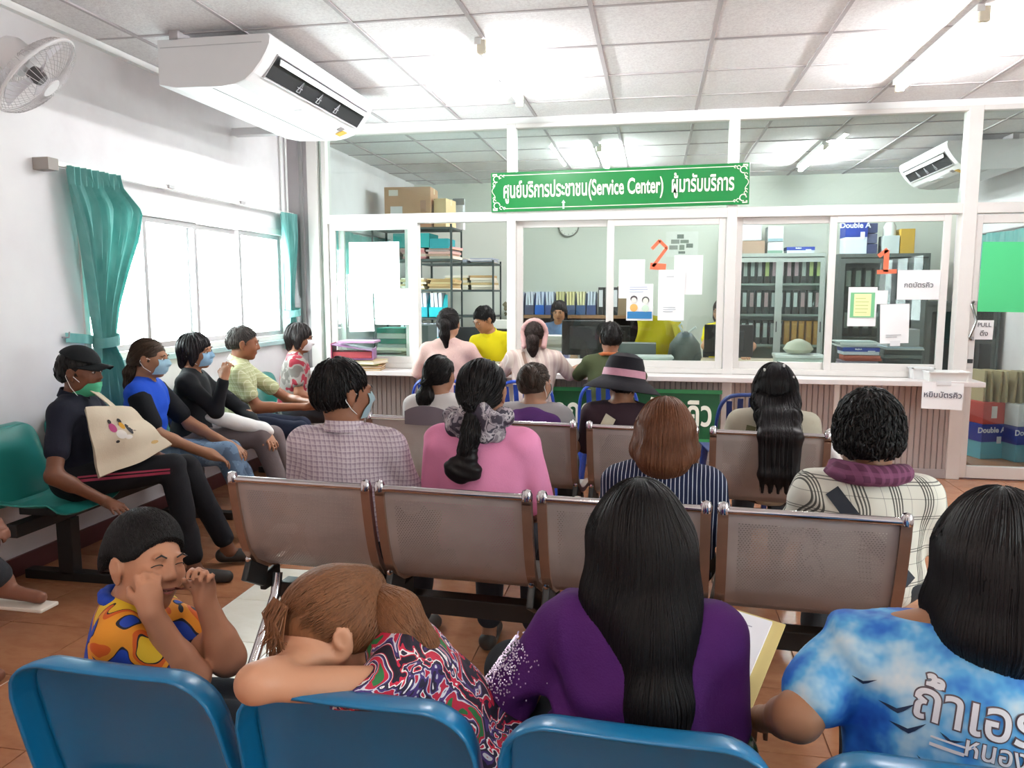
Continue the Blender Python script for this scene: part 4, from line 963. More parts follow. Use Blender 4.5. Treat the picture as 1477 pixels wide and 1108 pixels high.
def surface_nets(F, lo, h):
    S_ = F < 0; nx, ny, nz = F.shape
    cnt = np.zeros((nx-1, ny-1, nz-1), np.uint8)
    for a in (0, 1):
        for b in (0, 1):
            for c in (0, 1): cnt += S_[a:nx-1+a, b:ny-1+b, c:nz-1+c]
    I, J, K = np.nonzero((cnt > 0) & (cnt < 8)); N = len(I)
    acc = np.zeros((N, 3)); m = np.zeros(N)
    corners = [(a, b, c) for a in (0, 1) for b in (0, 1) for c in (0, 1)]
    val = {q: F[I+q[0], J+q[1], K+q[2]].astype(float) for q in corners}
    for q in corners:
        for ax_ in range(3):
            if q[ax_]: continue
            r = tuple(1 if i == ax_ else q[i] for i in range(3)); a, b = val[q], val[r]
            ok = (a < 0) != (b < 0); t = np.where(ok, a/(a-b+1e-12*(a == b)), 0)
            p = np.zeros((N, 3)); 
            for i in range(3): p[:, i] = q[i]
            p[:, ax_] += t; acc[ok] += p[ok]; m[ok] += 1
    pos = acc/np.maximum(m, 1)[:, None]
    Vv = (np.stack([I, J, K], 1)+pos)*h+np.asarray(lo)
    idx = np.full((nx-1, ny-1, nz-1), -1, np.int32); idx[I, J, K] = np.arange(N)
    Q = []
    for ax_ in range(3):
        a = [slice(None)]*3; b = [slice(None)]*3; a[ax_] = slice(0, -1); b[ax_] = slice(1, None)
        D = S_[tuple(a)] != S_[tuple(b)]; u, v = [(1, 2), (2, 0), (0, 1)][ax_]
        e = list(np.nonzero(D)); ok = (e[u] > 0) & (e[v] > 0) & (e[u] < F.shape[u]-1) & (e[v] < F.shape[v]-1)
        e = [q[ok] for q in e]; ins = S_[tuple(e)]
        def g(du, dv):
            w_ = [q.copy() for q in e]; w_[u] = w_[u]-du; w_[v] = w_[v]-dv; return idx[tuple(w_)]
        q = np.stack([g(1, 1), g(0, 1), g(0, 0), g(1, 0)], 1); q[~ins] = q[~ins][:, ::-1]; Q.append(q)
    Q = np.concatenate(Q); Q = Q[(Q >= 0).all(1)]
    return Vv, Q
def np_mesh(name, Vv, Q, m):
    me = bpy.data.meshes.new(name); me.vertices.add(len(Vv)); me.vertices.foreach_set('co', np.ascontiguousarray(Vv, np.float32).ravel())
    k = Q.shape[1]; me.loops.add(Q.size); me.loops.foreach_set('vertex_index', np.ascontiguousarray(Q, np.int32).ravel())
    me.polygons.add(len(Q)); me.polygons.foreach_set('loop_start', np.arange(0, Q.size, k, dtype=np.int32)); me.polygons.foreach_set('loop_total', np.full(len(Q), k, np.int32))
    me.polygons.foreach_set('use_smooth', np.ones(len(Q), bool)); me.update(calc_edges=True); me.materials.append(m); return me
def sdpart(name, sd, h, m, parent, wob=None):
    Vv, Q = sd.mesh(h, wob); return part(name, np_mesh(name, Vv, Q, m), None, parent)

def strands(name, sd, roots, flow, steps, ds, r, m, parent, off=.0015, seed=1, sides=3, stop=None, curl=0.0):
    """combs strands over the surface of a hair mass: each step follows flow() tangentially and is put back on the surface"""
    rng = np.random.default_rng(seed); P = np.array(roots, float); n = len(P)
    if n == 0: return None
    P = P - sd.grad(P)*sd.at(P)[:, None]; path = []; ph = rng.uniform(0, 6.28, n); offs = off+rng.uniform(-.6, 1.0, n)*r
    for k in range(steps):
        G = sd.grad(P); path.append(P+G*offs[:, None]); d = flow(P, k/steps, rng)
        d = d + curl*np.stack([np.sin(ph+k*.8), np.cos(ph+k*.7), 0*ph], 1)
        d = d-(d*G).sum(1, keepdims=True)*G*.9; d /= np.linalg.norm(d, axis=1, keepdims=True)+1e-9
        P = P+d*ds
        for _ in range(2): P = P-sd.grad(P)*np.clip(sd.at(P), -.02, .02)[:, None]
    path = np.array(path)                      # steps, n, 3
    T_ = np.gradient(path, axis=0); T_ /= np.linalg.norm(T_, axis=2, keepdims=True)+1e-9
    N_ = np.cross(T_, np.array([.31, .22, .92])); N_ /= np.linalg.norm(N_, axis=2, keepdims=True)+1e-9; B_ = np.cross(T_, N_)
    tt = np.linspace(0, 1, steps)[:, None]; rad = r*rng.uniform(.6, 1.3, n)[None]*np.clip(1.15-tt**2.5, .12, 1)*np.clip(tt*6+.3, 0, 1)
    ring = [path+rad[..., None]*(math.cos(a)*N_+math.sin(a)*B_) for a in [2*math.pi*j/sides for j in range(sides)]]
    Vv = np.stack(ring, 2)                     # steps, n, sides, 3
    idx = np.arange(steps*n*sides).reshape(steps, n, sides); Q = []
    for j in range(sides):
        j2 = (j+1) % sides; Q.append(np.stack([idx[:-1, :, j], idx[:-1, :, j2], idx[1:, :, j2], idx[1:, :, j]], -1).reshape(-1, 4))
    return part(name, np_mesh(name, Vv.reshape(-1, 3), np.concatenate(Q), m), None, parent)

# ------------------------------------------------------------------ cloth, skin and hair
def skin_mat(col):
    key = ('skin', col)
    if key in MC: return MC[key]
    t = NT('skin'); c = lin(col); n = t.noise(18, 4); hi = tuple(min(1, v*1.08) for v in c[:3])+(1,); lo = (c[0]*.92, c[1]*.84, c[2]*.80, 1)
    t.b.inputs['Subsurface Weight'].default_value = .0; t.bump(t.noise(240, 2), .05, .001)
    MC[key] = t.fin(t.mix(n, lo, hi), .5, 0, .35); return MC[key]
def hair_mat(col, col2=None, rough=.48, dirn=(60, 60, 4)):
    key = ('hair', col, col2)
    if key in MC: return MC[key]
    t = NT('hair'); n = t.noise(3.0, 4, stretch=dirn); c2 = col2 or col
    t.bump(n, .35, .002); MC[key] = t.fin(t.mix(n, lin(col), lin(c2)), rough, 0, .22); return MC[key]
def cloth_plain(col, rough=.85, var=.08, fold=.25):
    key = ('cl', col, rough, var)
    if key in MC: return MC[key]
    t = NT('cloth'); c = lin(col); n = t.noise(7, 3); hi = tuple(min(1, v*(1+var)) for v in c[:3])+(1,); lo = tuple(v*(1-var) for v in c[:3])+(1,)
    t.bump(t.ma('ADD', t.noise(300, 2), t.ma('MULTIPLY', t.noise(16, 3), 4.0)), fold, .003); MC[key] = t.fin(t.mix(n, lo, hi), rough, 0, .25); return MC[key]
def cloth_lines(base, specs, rough=.85, warp=.01):
    """woven stripes and checks; specs: (axis 0 x, 1 y, 2 z, 3 x+y girth, period, width share, colour, strength, phase)"""
    t = NT('woven_cloth'); X, Y, Z = t.xyz(); wv = t.ma('MULTIPLY', t.ma('SUBTRACT', t.noise(6, 2), .5), warp*2)
    col = lin(base)
    for (a, per, wd, c, st, ph) in specs:
        co = {0: X, 1: Y, 2: Z}.get(a)
        if co is None:
            co = t.ma('ADD', X, t.ma('MULTIPLY', Y, .8)) if a == 3 else t.ma('SUBTRACT', X, t.ma('MULTIPLY', Y, .8))
        f = t.ma('FRACT', t.ma('ADD', t.ma('DIVIDE', t.ma('ADD', co, wv), per), ph))
        msk = t.ma('MULTIPLY', t.ma('LESS_THAN', f, wd), st); col = t.mix(msk, col, lin(c))
    t.bump(t.noise(14, 3), .3, .008); return t.fin(col, rough, 0, .25)
def cloth_patches(stops, scale=7, detail=2, rough=.7, distort=0, stretch=None, const=True):
    t = NT('printed_cloth'); n = t.node('ShaderNodeTexNoise'); n.inputs['Scale'].default_value = scale; n.inputs['Detail'].default_value = detail; n.inputs['Distortion'].default_value = distort
    c = t.coord()
    if stretch: mp = t.node('ShaderNodeMapping'); mp.inputs['Scale'].default_value = stretch; t.l.new(c, mp.inputs[0]); c = mp.outputs[0]
    t.l.new(c, n.inputs['Vector']); t.bump(t.noise(16, 3), .3, .006)
    return t.fin(t.ramp(n.outputs[0], stops, const), rough, 0, .3)
def folds(amp=.004, f=38, seed=0, ax=(0.3, .2, 1)):
    a, b, c = ax
    def w_(x, y, z):
        q = x*a*f+y*b*f+z*c*f; r_ = np.sin(x*31+seed)+np.sin(z*23+seed*2.1)+np.sin(y*27+seed*.7)
        return amp*np.sin(q+1.6*r_)*(.5+.5*np.sin(x*9+z*7+seed))
    return w_

# ------------------------------------------------------------------ anatomy
def hand(sd, wr, el, s=1, palm=None, curl=30, side=1, dirv=None, spread=6, fr=1.0, kk=.006):
    """five fingers on a palm: side=+1 right hand"""
    d = unit(wr-el) if dirv is None else unit(dirv); pn = unit(palm if palm is not None else V3(0, 0, -1)); pn = unit(pn-d*(pn@d)); lat = np.cross(pn, d)*-side   # towards the thumb
    R = np.stack([lat, d, pn], 1); c = wr+d*.045*s
    sd.ell(c, V3(.037, .048, .016)*s, R, k=.012)
    sd.cone(wr, wr+d*.03*s, .024*s, .022*s, k=.015)
    for i, (o, L, r) in enumerate(((.028, .070, .0088), (.0095, .077, .0090), (-.0095, .071, .0086), (-.027, .056, .0076))):
        p = wr+d*(.083-.004*abs(i-1))*s+lat*o*s; a = math.radians(curl*.5); 
        sa = math.radians(spread*(1.5-i)); dd = unit(d*math.cos(sa)+lat*math.sin(sa)*.8); prev = p-dd*.014*s
        for j, f in enumerate((.45, .31, .24)):
            v = dd*math.cos(a)+pn*math.sin(a); q = p+v*L*f*s
            sd.cone(prev if j == 0 else p, q, r*s*fr*(1-.08*j), r*s*fr*(1-.08*(j+1)), k=kk*(.6 if j == 0 else .5)); p = q; a += math.radians(curl)
    t0 = wr+d*.022*s+lat*.022*s; a = unit(d*.72+lat*.62+pn*.25); t1 = t0+a*.042*s; a2 = unit(d*.9+lat*.15+pn*.35*(1+curl/60)); t2 = t1+a2*.030*s
    sd.cone(t0, t1, .0125*s*fr, .0105*s*fr, k=.012*s); sd.cone(t1, t2, .0102*s*fr, .0085*s*fr, k=.005)
def head_prims(sd, hc, R, s, child=0, ears=True, jaw=1.0, smile=False):
    P = lambda x, y, z: hc+R @ (V3(x, y, z)*s)
    E = lambda c, r, k=.02, op='u': sd.ell(P(*c), V3(*r)*s, R, k=k*s, op=op)
    E((0, -.014, .032), (.074, .093, .080)); E((0, .028, -.012), (.061, .066, .078), .03)
    E((0, .040, -.062), (.042*jaw, .042, .038), .03); E((0, .066, -.088), (.020*jaw, .017, .014), .02)
    for sx in (-1, 1):
        E((sx*.036, .062, -.022), (.024+.006*child, .022, .026+.004*child), .02)       # cheek
        E((sx*.046, .010, -.055), (.017, .035, .03), .025)            # jaw angle
        E((sx*.031, .093, .012), (.017, .012, .0105), .012, 's')      # eye socket
        E((sx*.031, .078, .011), (.0145, .0125, .0115), .004)          # eyelid
        E((sx*.030, .088, .030), (.020, .008, .006), .012)            # brow ridge
        if ears:
            E((sx*.077, -.004, -.006), (.008, .018, .031), .006); E((sx*.084, -.004, .004), (.006, .020, .024), .004)
            E((sx*.090, .002, .002), (.006, .010, .015), .004, 's'); E((sx*.077, .004, -.033), (.006, .008, .009), .006)
    sd.cone(P(0, .088, .022), P(0, .104, -.014), .0065*s, .0095*s, k=.012*s); E((0, .101, -.019), (.013, .011, .009), .008)
    for sx in (-1, 1): E((sx*.0125, .093, -.022), (.0075, .009, .0065), .006)
    w_ = .029 if smile else .023
    E((0, .0855, -.048), (w_, .011, .0062), .006); E((0, .084, -.059), (w_*.85, .011, .0068), .006); E((0, .0965, -.0535), (w_*.9, .006, .0016), .003, 's')
def surf_pts(sd, hc, R, s, pts, off=.0012):
    """drops points given on the face (x, z) from the front onto the skin"""
    near = SD(); near.p = [q for q in sd.p if q[0] == 'h' or np.linalg.norm(q[1]-hc) < .2*s]
    Q = np.array([[x, .14, z] for (x, z) in pts])*s; P = hc+Q @ R.T; d = -(R @ V3(0, 1, 0)); t_ = np.zeros(len(P))
    for _ in range(14): t_ += near.at(P+d*t_[:, None])*.85
    P = P+d*t_[:, None]; return list(P+near.grad(P)*off)
def face_sheet(P, fxz, nu, nv, th, off):
    uv = [(i/nu, j/nv) for i in range(nu+1) for j in range(nv+1)]; q = P([fxz(u, v) for u, v in uv], off); D = {k: p for k, p in zip(uv, q)}
    return MB().sheet(lambda u, v: Vector(D[(u, v)]), nu, nv, th)
CNT = [0]
def person(label, loc, rz, sc=.92, seat=.45, lean=4, skin='9a6c50', head=(0, 0, 0), headoff=(0, 0, 0), hs=None, bulk=1.0, w=1.0, neck=(0, 0),
           armL=None, armR=None, handL={}, handR={}, knees=None, ankles=None, feet=True, h=.009, shirt=None, trousers=None, shoes='3a322e',
           hair=None, face=True, sleeve='short', dress=None, collar=None, twist=0, child=0, lm=1.0, eyes='open', smile=False, name='person', hem=.0, side=0, earr=True, legs=True, ears=True, loose=.012, shfold=.004, top=None, e_h=0):
    CNT[0] += 1; seed = CNT[0]
    t = thing(name, label, 'person', (loc[0], loc[1], 0), math.radians(rz)); hs = hs or sc*1.0
    pel = V3(0, 0, seat+.105*sc*bulk)
    La = math.radians(lean); Sa = math.radians(side)
    cz, sz = math.cos(math.radians(rz)), math.sin(math.radians(rz))
    def loc_(p): dx, dy = p[0]-loc[0], p[1]-loc[1]; return (dx*cz+dy*sz, -dx*sz+dy*cz, p[2])
    armL, armR, knees, ankles = [([loc_(q) for q in g] if g else None) for g in (armL, armR, knees, ankles)]
    tl = 1.0 if top is None else (top-pel[2]-.125*sc-.118*hs-headoff[2])/(.445*sc*math.cos(La)); tl = max(.7, min(1.15, tl))
    ex, ey, ez = V3(math.cos(Sa), 0, -math.sin(Sa)), V3(0, math.cos(La), -math.sin(La)), V3(math.sin(Sa), math.sin(La), math.cos(La)*math.cos(Sa))
    Tp = math.radians(twist)
    def tp(x, y, d):
        k_ = min(1, max(0, d/.4)); a = Tp*k_; xx, yy = x*math.cos(a)-y*math.sin(a), x*math.sin(a)+y*math.cos(a)
        return pel+(ex*xx+ey*yy+ez*(d*tl if d > 0 else d))*sc
    RT = np.stack([ex, ey, ez], 1) @ np.array(Matrix.Rotation(Tp*.6, 3, 'Z'))
    nb = tp(0, -.012, .445); hc = nb+sc*V3(neck[0], .035+neck[1], .125)+V3(*headoff); HR = rotm(*head)
    sw = .158*w
    shl, shr = tp(-sw, -.005, .382), tp(sw, -.005, .382)
    dflt = {-1: (tp(-.205*w, .03, .15), pel+V3(-.12, .27, .03)*sc), 1: (tp(.205*w, .03, .15), pel+V3(.12, .27, .03)*sc)}
    eL, wL = [V3(*q) for q in armL] if armL else dflt[-1]; eR, wR = [V3(*q) for q in armR] if armR else dflt[1]
    hipL, hipR = pel+V3(-.085, .03, -.01)*sc, pel+V3(.085, .03, -.01)*sc
    kn = [V3(*q) for q in knees] if knees else [V3(-.10*sc, .43*sc, seat+.05), V3(.10*sc, .43*sc, seat+.05)]
    an = [V3(*q) for q in ankles] if ankles else [V3(-.10*sc, .42*sc, .085), V3(.10*sc, .42*sc, .085)]
    def torso(sd, e, k=.05, full=True):
        b = bulk
        sd.ell(tp(0, 0, .0), V3(.165*b, .125*b, .115)*sc+e, RT, k=k); sd.ell(tp(0, .0, .14), V3(.138*b, .105*b, .14)*sc+e, RT, k=k)
        sd.ell(tp(0, .0, .28), V3(.150*w*b**.5, .105*b**.5, .15)*sc+e, RT, k=k); sd.cone(tp(-sw*.84, -.01, .372), tp(sw*.84, -.01, .372), .050*sc+e, .050*sc+e, k=k)
        for s_ in (-1, 1): sd.cone(tp(s_*.02, -.012, .437), tp(s_*sw*.85, -.008, .385), .038*sc+e*.6, .036*sc+e, k=.04)
        return sd
    def arm(sd, s_, e, t_end, k=.03, up=True):
        sh, el, wr = (shl, eL, wL) if s_ < 0 else (shr, eR, wR); a = .046*sc*bulk**.4*(1+(lm-1)*.5); b_, c_ = .036*sc*bulk**.3*lm, .024*sc*lm
        if t_end <= 1: q = sh+(el-sh)*t_end; sd.cone(sh, q, a+e, (a+(b_-a)*t_end)+e*1.3, k=k)
        else:
            sd.cone(sh, el, a+e, b_+e, k=k); q = el+(wr-el)*(t_end-1); sd.cone(el, q, b_+e, (b_+(c_-b_)*(t_end-1))+e, k=.02)
    # the body, one continuous skin
    bd = SD(); torso(bd, 0)
    for s_ in (-1, 1):
        arm(bd, s_, 0, 2); sh, el, wr = (shl, eL, wL) if s_ < 0 else (shr, eR, wR)
        m = el+(wr-el)*.3; bd.cone(el, m, .034*sc*lm, .036*sc*lm, k=.02)
        kw = dict(curl=28, side=s_, s=sc*1.0, fr=1.0 if h < .0075 else 1.2); kw.update(handL if s_ < 0 else handR); hand(bd, wr, el, **kw)
    bd.cone(nb-ez*.03, hc+HR @ (V3(0, -.025, -.05)*hs), .050*sc*bulk**.3, .047*hs, k=.03)
    head_prims(bd, hc, HR, hs, child, ears, smile=smile)
    if legs:
        for i, hip in enumerate((hipL, hipR)):
            bd.cone(hip, kn[i], .078*sc*bulk**.5, .052*sc, k=.04); bd.cone(kn[i], kn[i]+(an[i]-kn[i])*.35, .050*sc, .050*sc, k=.02); bd.cone(kn[i]+(an[i]-kn[i])*.35, an[i], .050*sc, .033*sc, k=.02)
            fd = unit(V3(an[i][0]*.25, .25, -.02)); bd.cone(an[i]+V3(0, -.02, -.04), an[i]+fd*.15*sc+V3(0, 0, -.045), .030*sc, .024*sc, k=.03)
    body = sdpart('body', bd, h, skin_mat(skin), t)
    cut_t = {'short': .62, 'elbow': .95, 'long': 1.93, 'cap': .4, 'threequarter': 1.5, 'none': .12}[sleeve]
    out = dict(t=t, body=body, bd=bd, hc=hc, HR=HR, hs=hs, tp=tp, RT=RT, sc=sc, h=h, nb=nb, kn=kn, an=an, pel=pel, shl=shl, shr=shr, eL=eL, eR=eR, wL=wL, wR=wR)
    if shirt:
        sd = SD(); torso(sd, loose); 
        if hem: sd.ell(tp(0, 0, -.03), V3(.175*bulk, .14*bulk, .10+hem)*sc+loose, RT, k=.04)
        for s_ in (-1, 1): arm(sd, s_, loose*(.9 if cut_t < 1 else .75), cut_t)
        sd.cut(ez+V3(0, .25, 0)*0, nb+ez*.022)
        sd.cone(nb+ez*.09, nb+ez*.0+ey*.012, .030*sc, .050*sc, k=.01, op='s')
        o = sdpart('shirt', sd, max(h, .007), shirt, t, folds(shfold, 40, seed)); out['shirt'] = o; out['shirt_sd'] = sd
        if collar:
            cm = MB(); n_ = 22
            def cf(u, v):
                a = 2*math.pi*u; r_ = .062*sc+.012*v; rr = .058*sc+.014*v
                p = nb+ez*(.035-.035*v+.0*math.cos(a))+V3(math.sin(a)*r_, 0, 0)+ey*(math.cos(a)*rr)+ez*(.012 - .028*(math.cos(a)+1)/2*(1)); return p
            part('collar', MB().sheet(cf, 28, 4, .004), collar, t, smooth=True)
    if trousers:
        sd = SD(); e = .013; sd.ell(tp(0, 0, -.005), V3(.168*bulk, .128*bulk, .11)*sc+e*.6, RT, k=.04)
        for i, hip in enumerate((hipL, hipR)):
            sd.cone(hip, kn[i], .080*sc*bulk**.5+e, .054*sc+e, k=.04); a2 = kn[i]+(an[i]-kn[i])*.90; sd.cone(kn[i], a2, .054*sc+e, .040*sc+e, k=.02)
        o = sdpart('trousers', sd, max(h, .008), trousers, t, folds(.004, 34, seed+3)); out['trousers'] = o; out['trousers_sd'] = sd
    if shoes and feet and legs:
        for i in range(2):
            sd = SD(); fd = unit(V3(an[i][0]*.25, .25, -.02)); a0 = an[i]+V3(0, -.025, -.05); a1 = an[i]+fd*.16*sc+V3(0, 0, -.052)
            sd.cone(a0, a1, .040*sc, .034*sc, k=.01); sd.cut((0, 0, -1), (0, 0, .004)); sd.cone(an[i]+V3(0, .0, .05), an[i]+V3(0, .01, -.03), .034*sc, .036*sc, k=.01, op='s')
            sdpart('shoe', sd, .008, mat(shoes, .6), t)
    # face
    if face:
        P = lambda pts, off=.0012: surf_pts(bd, hc, HR, hs, pts, off)
        dk = mat('1c1412', .6, var=0)
        for sx in (-1, 1):
            part('eyebrow', MB().tube(P([(sx*.015, .028), (sx*.030, .034), (sx*.045, .029)]), [.002*hs, .0028*hs, .0012*hs], 5), dk, t)
            if eyes == 'closed': part('eyelashes', MB().tube(P([(sx*.017, .008), (sx*.024, .0115), (sx*.032, .0125), (sx*.040, .011), (sx*.046, .006)]), .0013*hs, 5), dk, t)
            else:
                e_ = part('eye', face_sheet(P, lambda u, v: (sx*.031+(u-.5)*.025, .0105+(v-.5)*.0085*(1-(2*u-1)**2)**.5), 8, 4, .0006, .0010), mat('d9d2cc', .3, var=0), t, smooth=True)
                part('iris', face_sheet(P, lambda u, v: (sx*.031+(u-.5)*.010, .0105+(v-.5)*.0082), 3, 3, .0006, .0024), dk, e_, smooth=True)
        if eyes != 'mask': part('lips', face_sheet(P, lambda u, v: ((u-.5)*(.052 if smile else .042), -.0535+(v-.5)*.014*(1-(2*u-1)**2)**.6+(.006*(2*u-1)**2 if smile else 0)), 10, 4, .0006, .0008), mat('8a4c42', .5, var=0), t, smooth=True)
        if smile: part('mouth_line', MB().tube(P([(x_, -.0535+.010*(x_/.026)**2) for x_ in (-.028, -.018, -.008, 0, .008, .018, .028)], .0016), .0010*hs, 5), mat('4a2420', .6, var=0), t)
    if hair: HAIR[hair[0]](out, *hair[1:])
    return out
def HPt(o): return lambda x, y, z: o['hc']+o['HR'] @ (V3(x, y, z)*o['hs'])
def cap_sd(o, e=0., k=.02, top=.0, front=.032):
    P = HPt(o); R = o['HR']; s = o['hs']; sd = SD()
    sd.ell(P(0, -.016, .034+top*.5), V3(.082+e, .102+e, .088+e+top*.5)*s, R, k=k)
    return sd
def scalp_roots(sd, o, n, seed, zmin=-.02, front=.032):
    rng = np.random.default_rng(seed); v = rng.normal(size=(n*3, 3)); v /= np.linalg.norm(v, axis=1, keepdims=True)
    q = v*np.array([.09, .11, .095])+np.array([0, -.016, .034]); ok = (q[:, 2] > zmin) & (q[:, 1]*.8-q[:, 2]*.6 < front)
    q = q[ok][:n]; return o['hc']+(q*o['hs']) @ o['HR'].T
def hair_short(o, col='141011', e=-.002, top=.012, n=500, L=8, nape=-.055, front=.030, col2=None, r=.0028, side=.0, curl=.35, seed=3, fade=0):
    P = HPt(o); R = o['HR']; s = o['hs']; sd = cap_sd(o, e, top=top)
    sd.ell(P(0, -.035, .0), V3(.080+e, .085+e, .075)*s, R, k=.02)
    sd.cut(R @ V3(0, .80, -.60), P(0, .085 if front >= .03 else .075, (.0680-front)/.6)); sd.cut(R @ V3(0, .35, -1), P(0, -.07, nape))
    for sx in (-1, 1): sd.ell(P(sx*.082, .0, -.012), V3(.016, .020, .030)*s, R, k=.006, op='s')
    if fade:
        for sx in (-1, 1): sd.ell(P(sx*.092, -.01, -.022), V3(.024, .062, .052)*s, R, k=.012, op='s')
    m = hair_mat(col, col2); sdpart('hair', sd, o['h']*.8, m, o['t'], folds(.0012, 190, seed))
    if n:
        up = R @ V3(0, 0, 1); cr = P(0, -.05, .12)
        def flow(Q, k, rng): d = Q-cr; d /= np.linalg.norm(d, axis=1, keepdims=True)+1e-9; return d+V3(0, 0, -.25)+curl*rng.normal(size=Q.shape)
        roots = scalp_roots(sd, o, n, seed, zmin=nape+.02, front=front-.012); strands('hair_strands', sd, roots, flow, L, .0055*s*1.2, r*s, m, o['t'], off=.002, seed=seed)
    return sd
def hair_fall(o, paths, col='120e0f', col2='2a2020', n=420, steps=26, ds=.022, r=.0034, front=.030, k=.045, e=.004, seed=5, top=.006, cutz=None, part_x=0., curl=.10, wall=(), h=None, tail=0.35, name='hair'):
    """loose hair: a skull cap plus falling masses; paths are lists of (offset from head centre in the person's frame, radius)"""
    P = HPt(o); R = o['HR']; s = o['hs']; sd = cap_sd(o, e, top=top)
    for pth in paths:
        pts = [o['hc']+V3(*q[0])*s for q in pth]; sd.path(pts, [q[1]*s for q in pth], k=k)
    sd.ell(P(0, .092, -.030), V3(.056, .060, .070)*s, R, k=.012, op='s')
    if front is not None: sd.cut(R @ V3(0, .86, -.50), P(0, .088, .060+(.03-front)))
    m = hair_mat(col, col2); sdpart(name, sd, h or o['h']*.85, m, o['t'], folds(.0014, 150, seed, (1, .6, .05)))
    cr = P(part_x, -.02, .125)
    def flow(Q, k_, rng):
        d = Q-cr; d[:, 2] = 0; nn = np.linalg.norm(d, axis=1, keepdims=True)+1e-9; f = np.clip((Q[:, 2:3]-o['hc'][2])/(.10*s), 0, 1)
        return d/nn*f*1.2+V3(0, 0, -1)*(.55+(1-f))+curl*rng.normal(size=Q.shape)*.5
    roots = scalp_roots(sd, o, n, seed, zmin=.0, front=(front or .03)-.01)
    strands('hair_strands', sd, roots, flow, steps, ds*s, r*s, m, o['t'], off=.0018, seed=seed)
    return sd
def hair_tail(o, tie, tail, rs, col='17110f', col2='2e2320', n=300, r=.0028, seed=7, front=.030, tiecol=None, e=.0, h=None, nt=160, capcut=-.05, k=.02):
    """hair drawn back to a tie with a tail or bun"""
    P = HPt(o); R = o['HR']; s = o['hs']; sd = cap_sd(o, -.002+e)
    sd.ell(P(0, -.035, -.005), V3(.078, .083, .075)*s, R, k=.02)
    tie_ = P(*tie); sd.ell(tie_, V3(.035, .035, .035)*s, R, k=.03)
    sd.cut(R @ V3(0, .80, -.60), P(0, .085, .06-(front-.03)*1.6)); sd.cut(R @ V3(0, .3, -1), P(0, -.07, capcut))
    for sx in (-1, 1): sd.ell(P(sx*.086, .006, -.016), V3(.018, .026, .038)*s, R, k=.006, op='s')
    m = hair_mat(col, col2); sdpart('hair', sd, h or o['h']*.8, m, o['t'], folds(.002, 150, seed))
    def flow(Q, k_, rng): d = tie_-Q; return d/(np.linalg.norm(d, axis=1, keepdims=True)+1e-9)+.12*rng.normal(size=Q.shape)
    if n: strands('hair_strands', sd, scalp_roots(sd, o, n, seed, zmin=-.05, front=.02), flow, 12, .012*s, r*s, m, o['t'], off=.0015, seed=seed)
    td = SD(); pts = [tie_]+[o['hc']+V3(*q)*s for q in tail]; td.path(pts, [q*s for q in rs], k=k)
    tl = sdpart('ponytail', td, h or o['h']*.8, m, o['t'], folds(.003, 130, seed+1, (1, .5, .1)))
    if nt:
        rng = np.random.default_rng(seed); a = rng.normal(size=(nt, 3)); a /= np.linalg.norm(a, axis=1, keepdims=True); roots = pts[1]+(pts[0]-pts[1])*.5+a*rs[0]*s
        PT = np.array(pts); tang = np.gradient(PT, axis=0)
        def flow2(Q, k_, rng):
            dd = ((Q[:, None]-PT[None])**2).sum(2); i = dd.argmin(1); v = tang[i]; return v/(np.linalg.norm(v, axis=1, keepdims=True)+1e-9)+.15*rng.normal(size=Q.shape)
        Ltot = np.linalg.norm(np.diff(PT, axis=0), axis=1).sum()
        strands('tail_strands', td, roots, flow2, 18, Ltot*1.06/18, r*s, m, tl, off=.001, seed=seed+1)
    if tiecol:
        v = unit(pts[1]-pts[0]); a = unit(np.cross(v, V3(.3, .2, 1))); b = np.cross(v, a); rr = rs[0]*s*1.05; c = pts[0]+v*.012
        part('hair_tie', MB().tube([c+(a*math.cos(q)+b*math.sin(q))*rr for q in [2*math.pi*i/14 for i in range(15)]], .006*s, 6), mat(tiecol, .6), tl, smooth=True)
    return sd, td
HAIR = {'short': hair_short, 'fall': hair_fall, 'tail': hair_tail}
def face_mask(o, col='8fb8cc', chin=False, strap=True):
    P = HPt(o); s = o['hs']; R = o['HR']; dz = -.05 if chin else 0; f = R @ V3(0, 1, 0)
    uv = [(i/14, j/10) for i in range(15) for j in range(11)]
    q = surf_pts(o['bd'], o['hc'], R, s, [((u-.5)*.118*(1-.10*abs(2*v-1)), .008-.088*v+dz) for u, v in uv], .004)
    D = {k: p+f*.008*math.cos((k[0]-.5)*3)*math.cos((k[1]-.5)*2.6) for k, p in zip(uv, q)}
    mk = part('face_mask', MB().sheet(lambda u, v: Vector(D[(u, v)]), 14, 10, .0022), mat(col, .7, bump=.2, bscale=90), o['t'], smooth=True)
    if strap:
        for sx in (-1, 1):
            a = P(sx*.055, .045, -.002+dz); b = P(sx*.060, .035, -.070+dz); e = P(sx*.080, -.018, .012); e2 = P(sx*.082, -.024, -.014)
            part('ear_loop', MB().tube([a, P(sx*.078, .015, .010+dz*.5), e, e2, P(sx*.080, .0, -.045+dz*.4), b], .0014, 5), M_white, mk, smooth=True)
    return mk
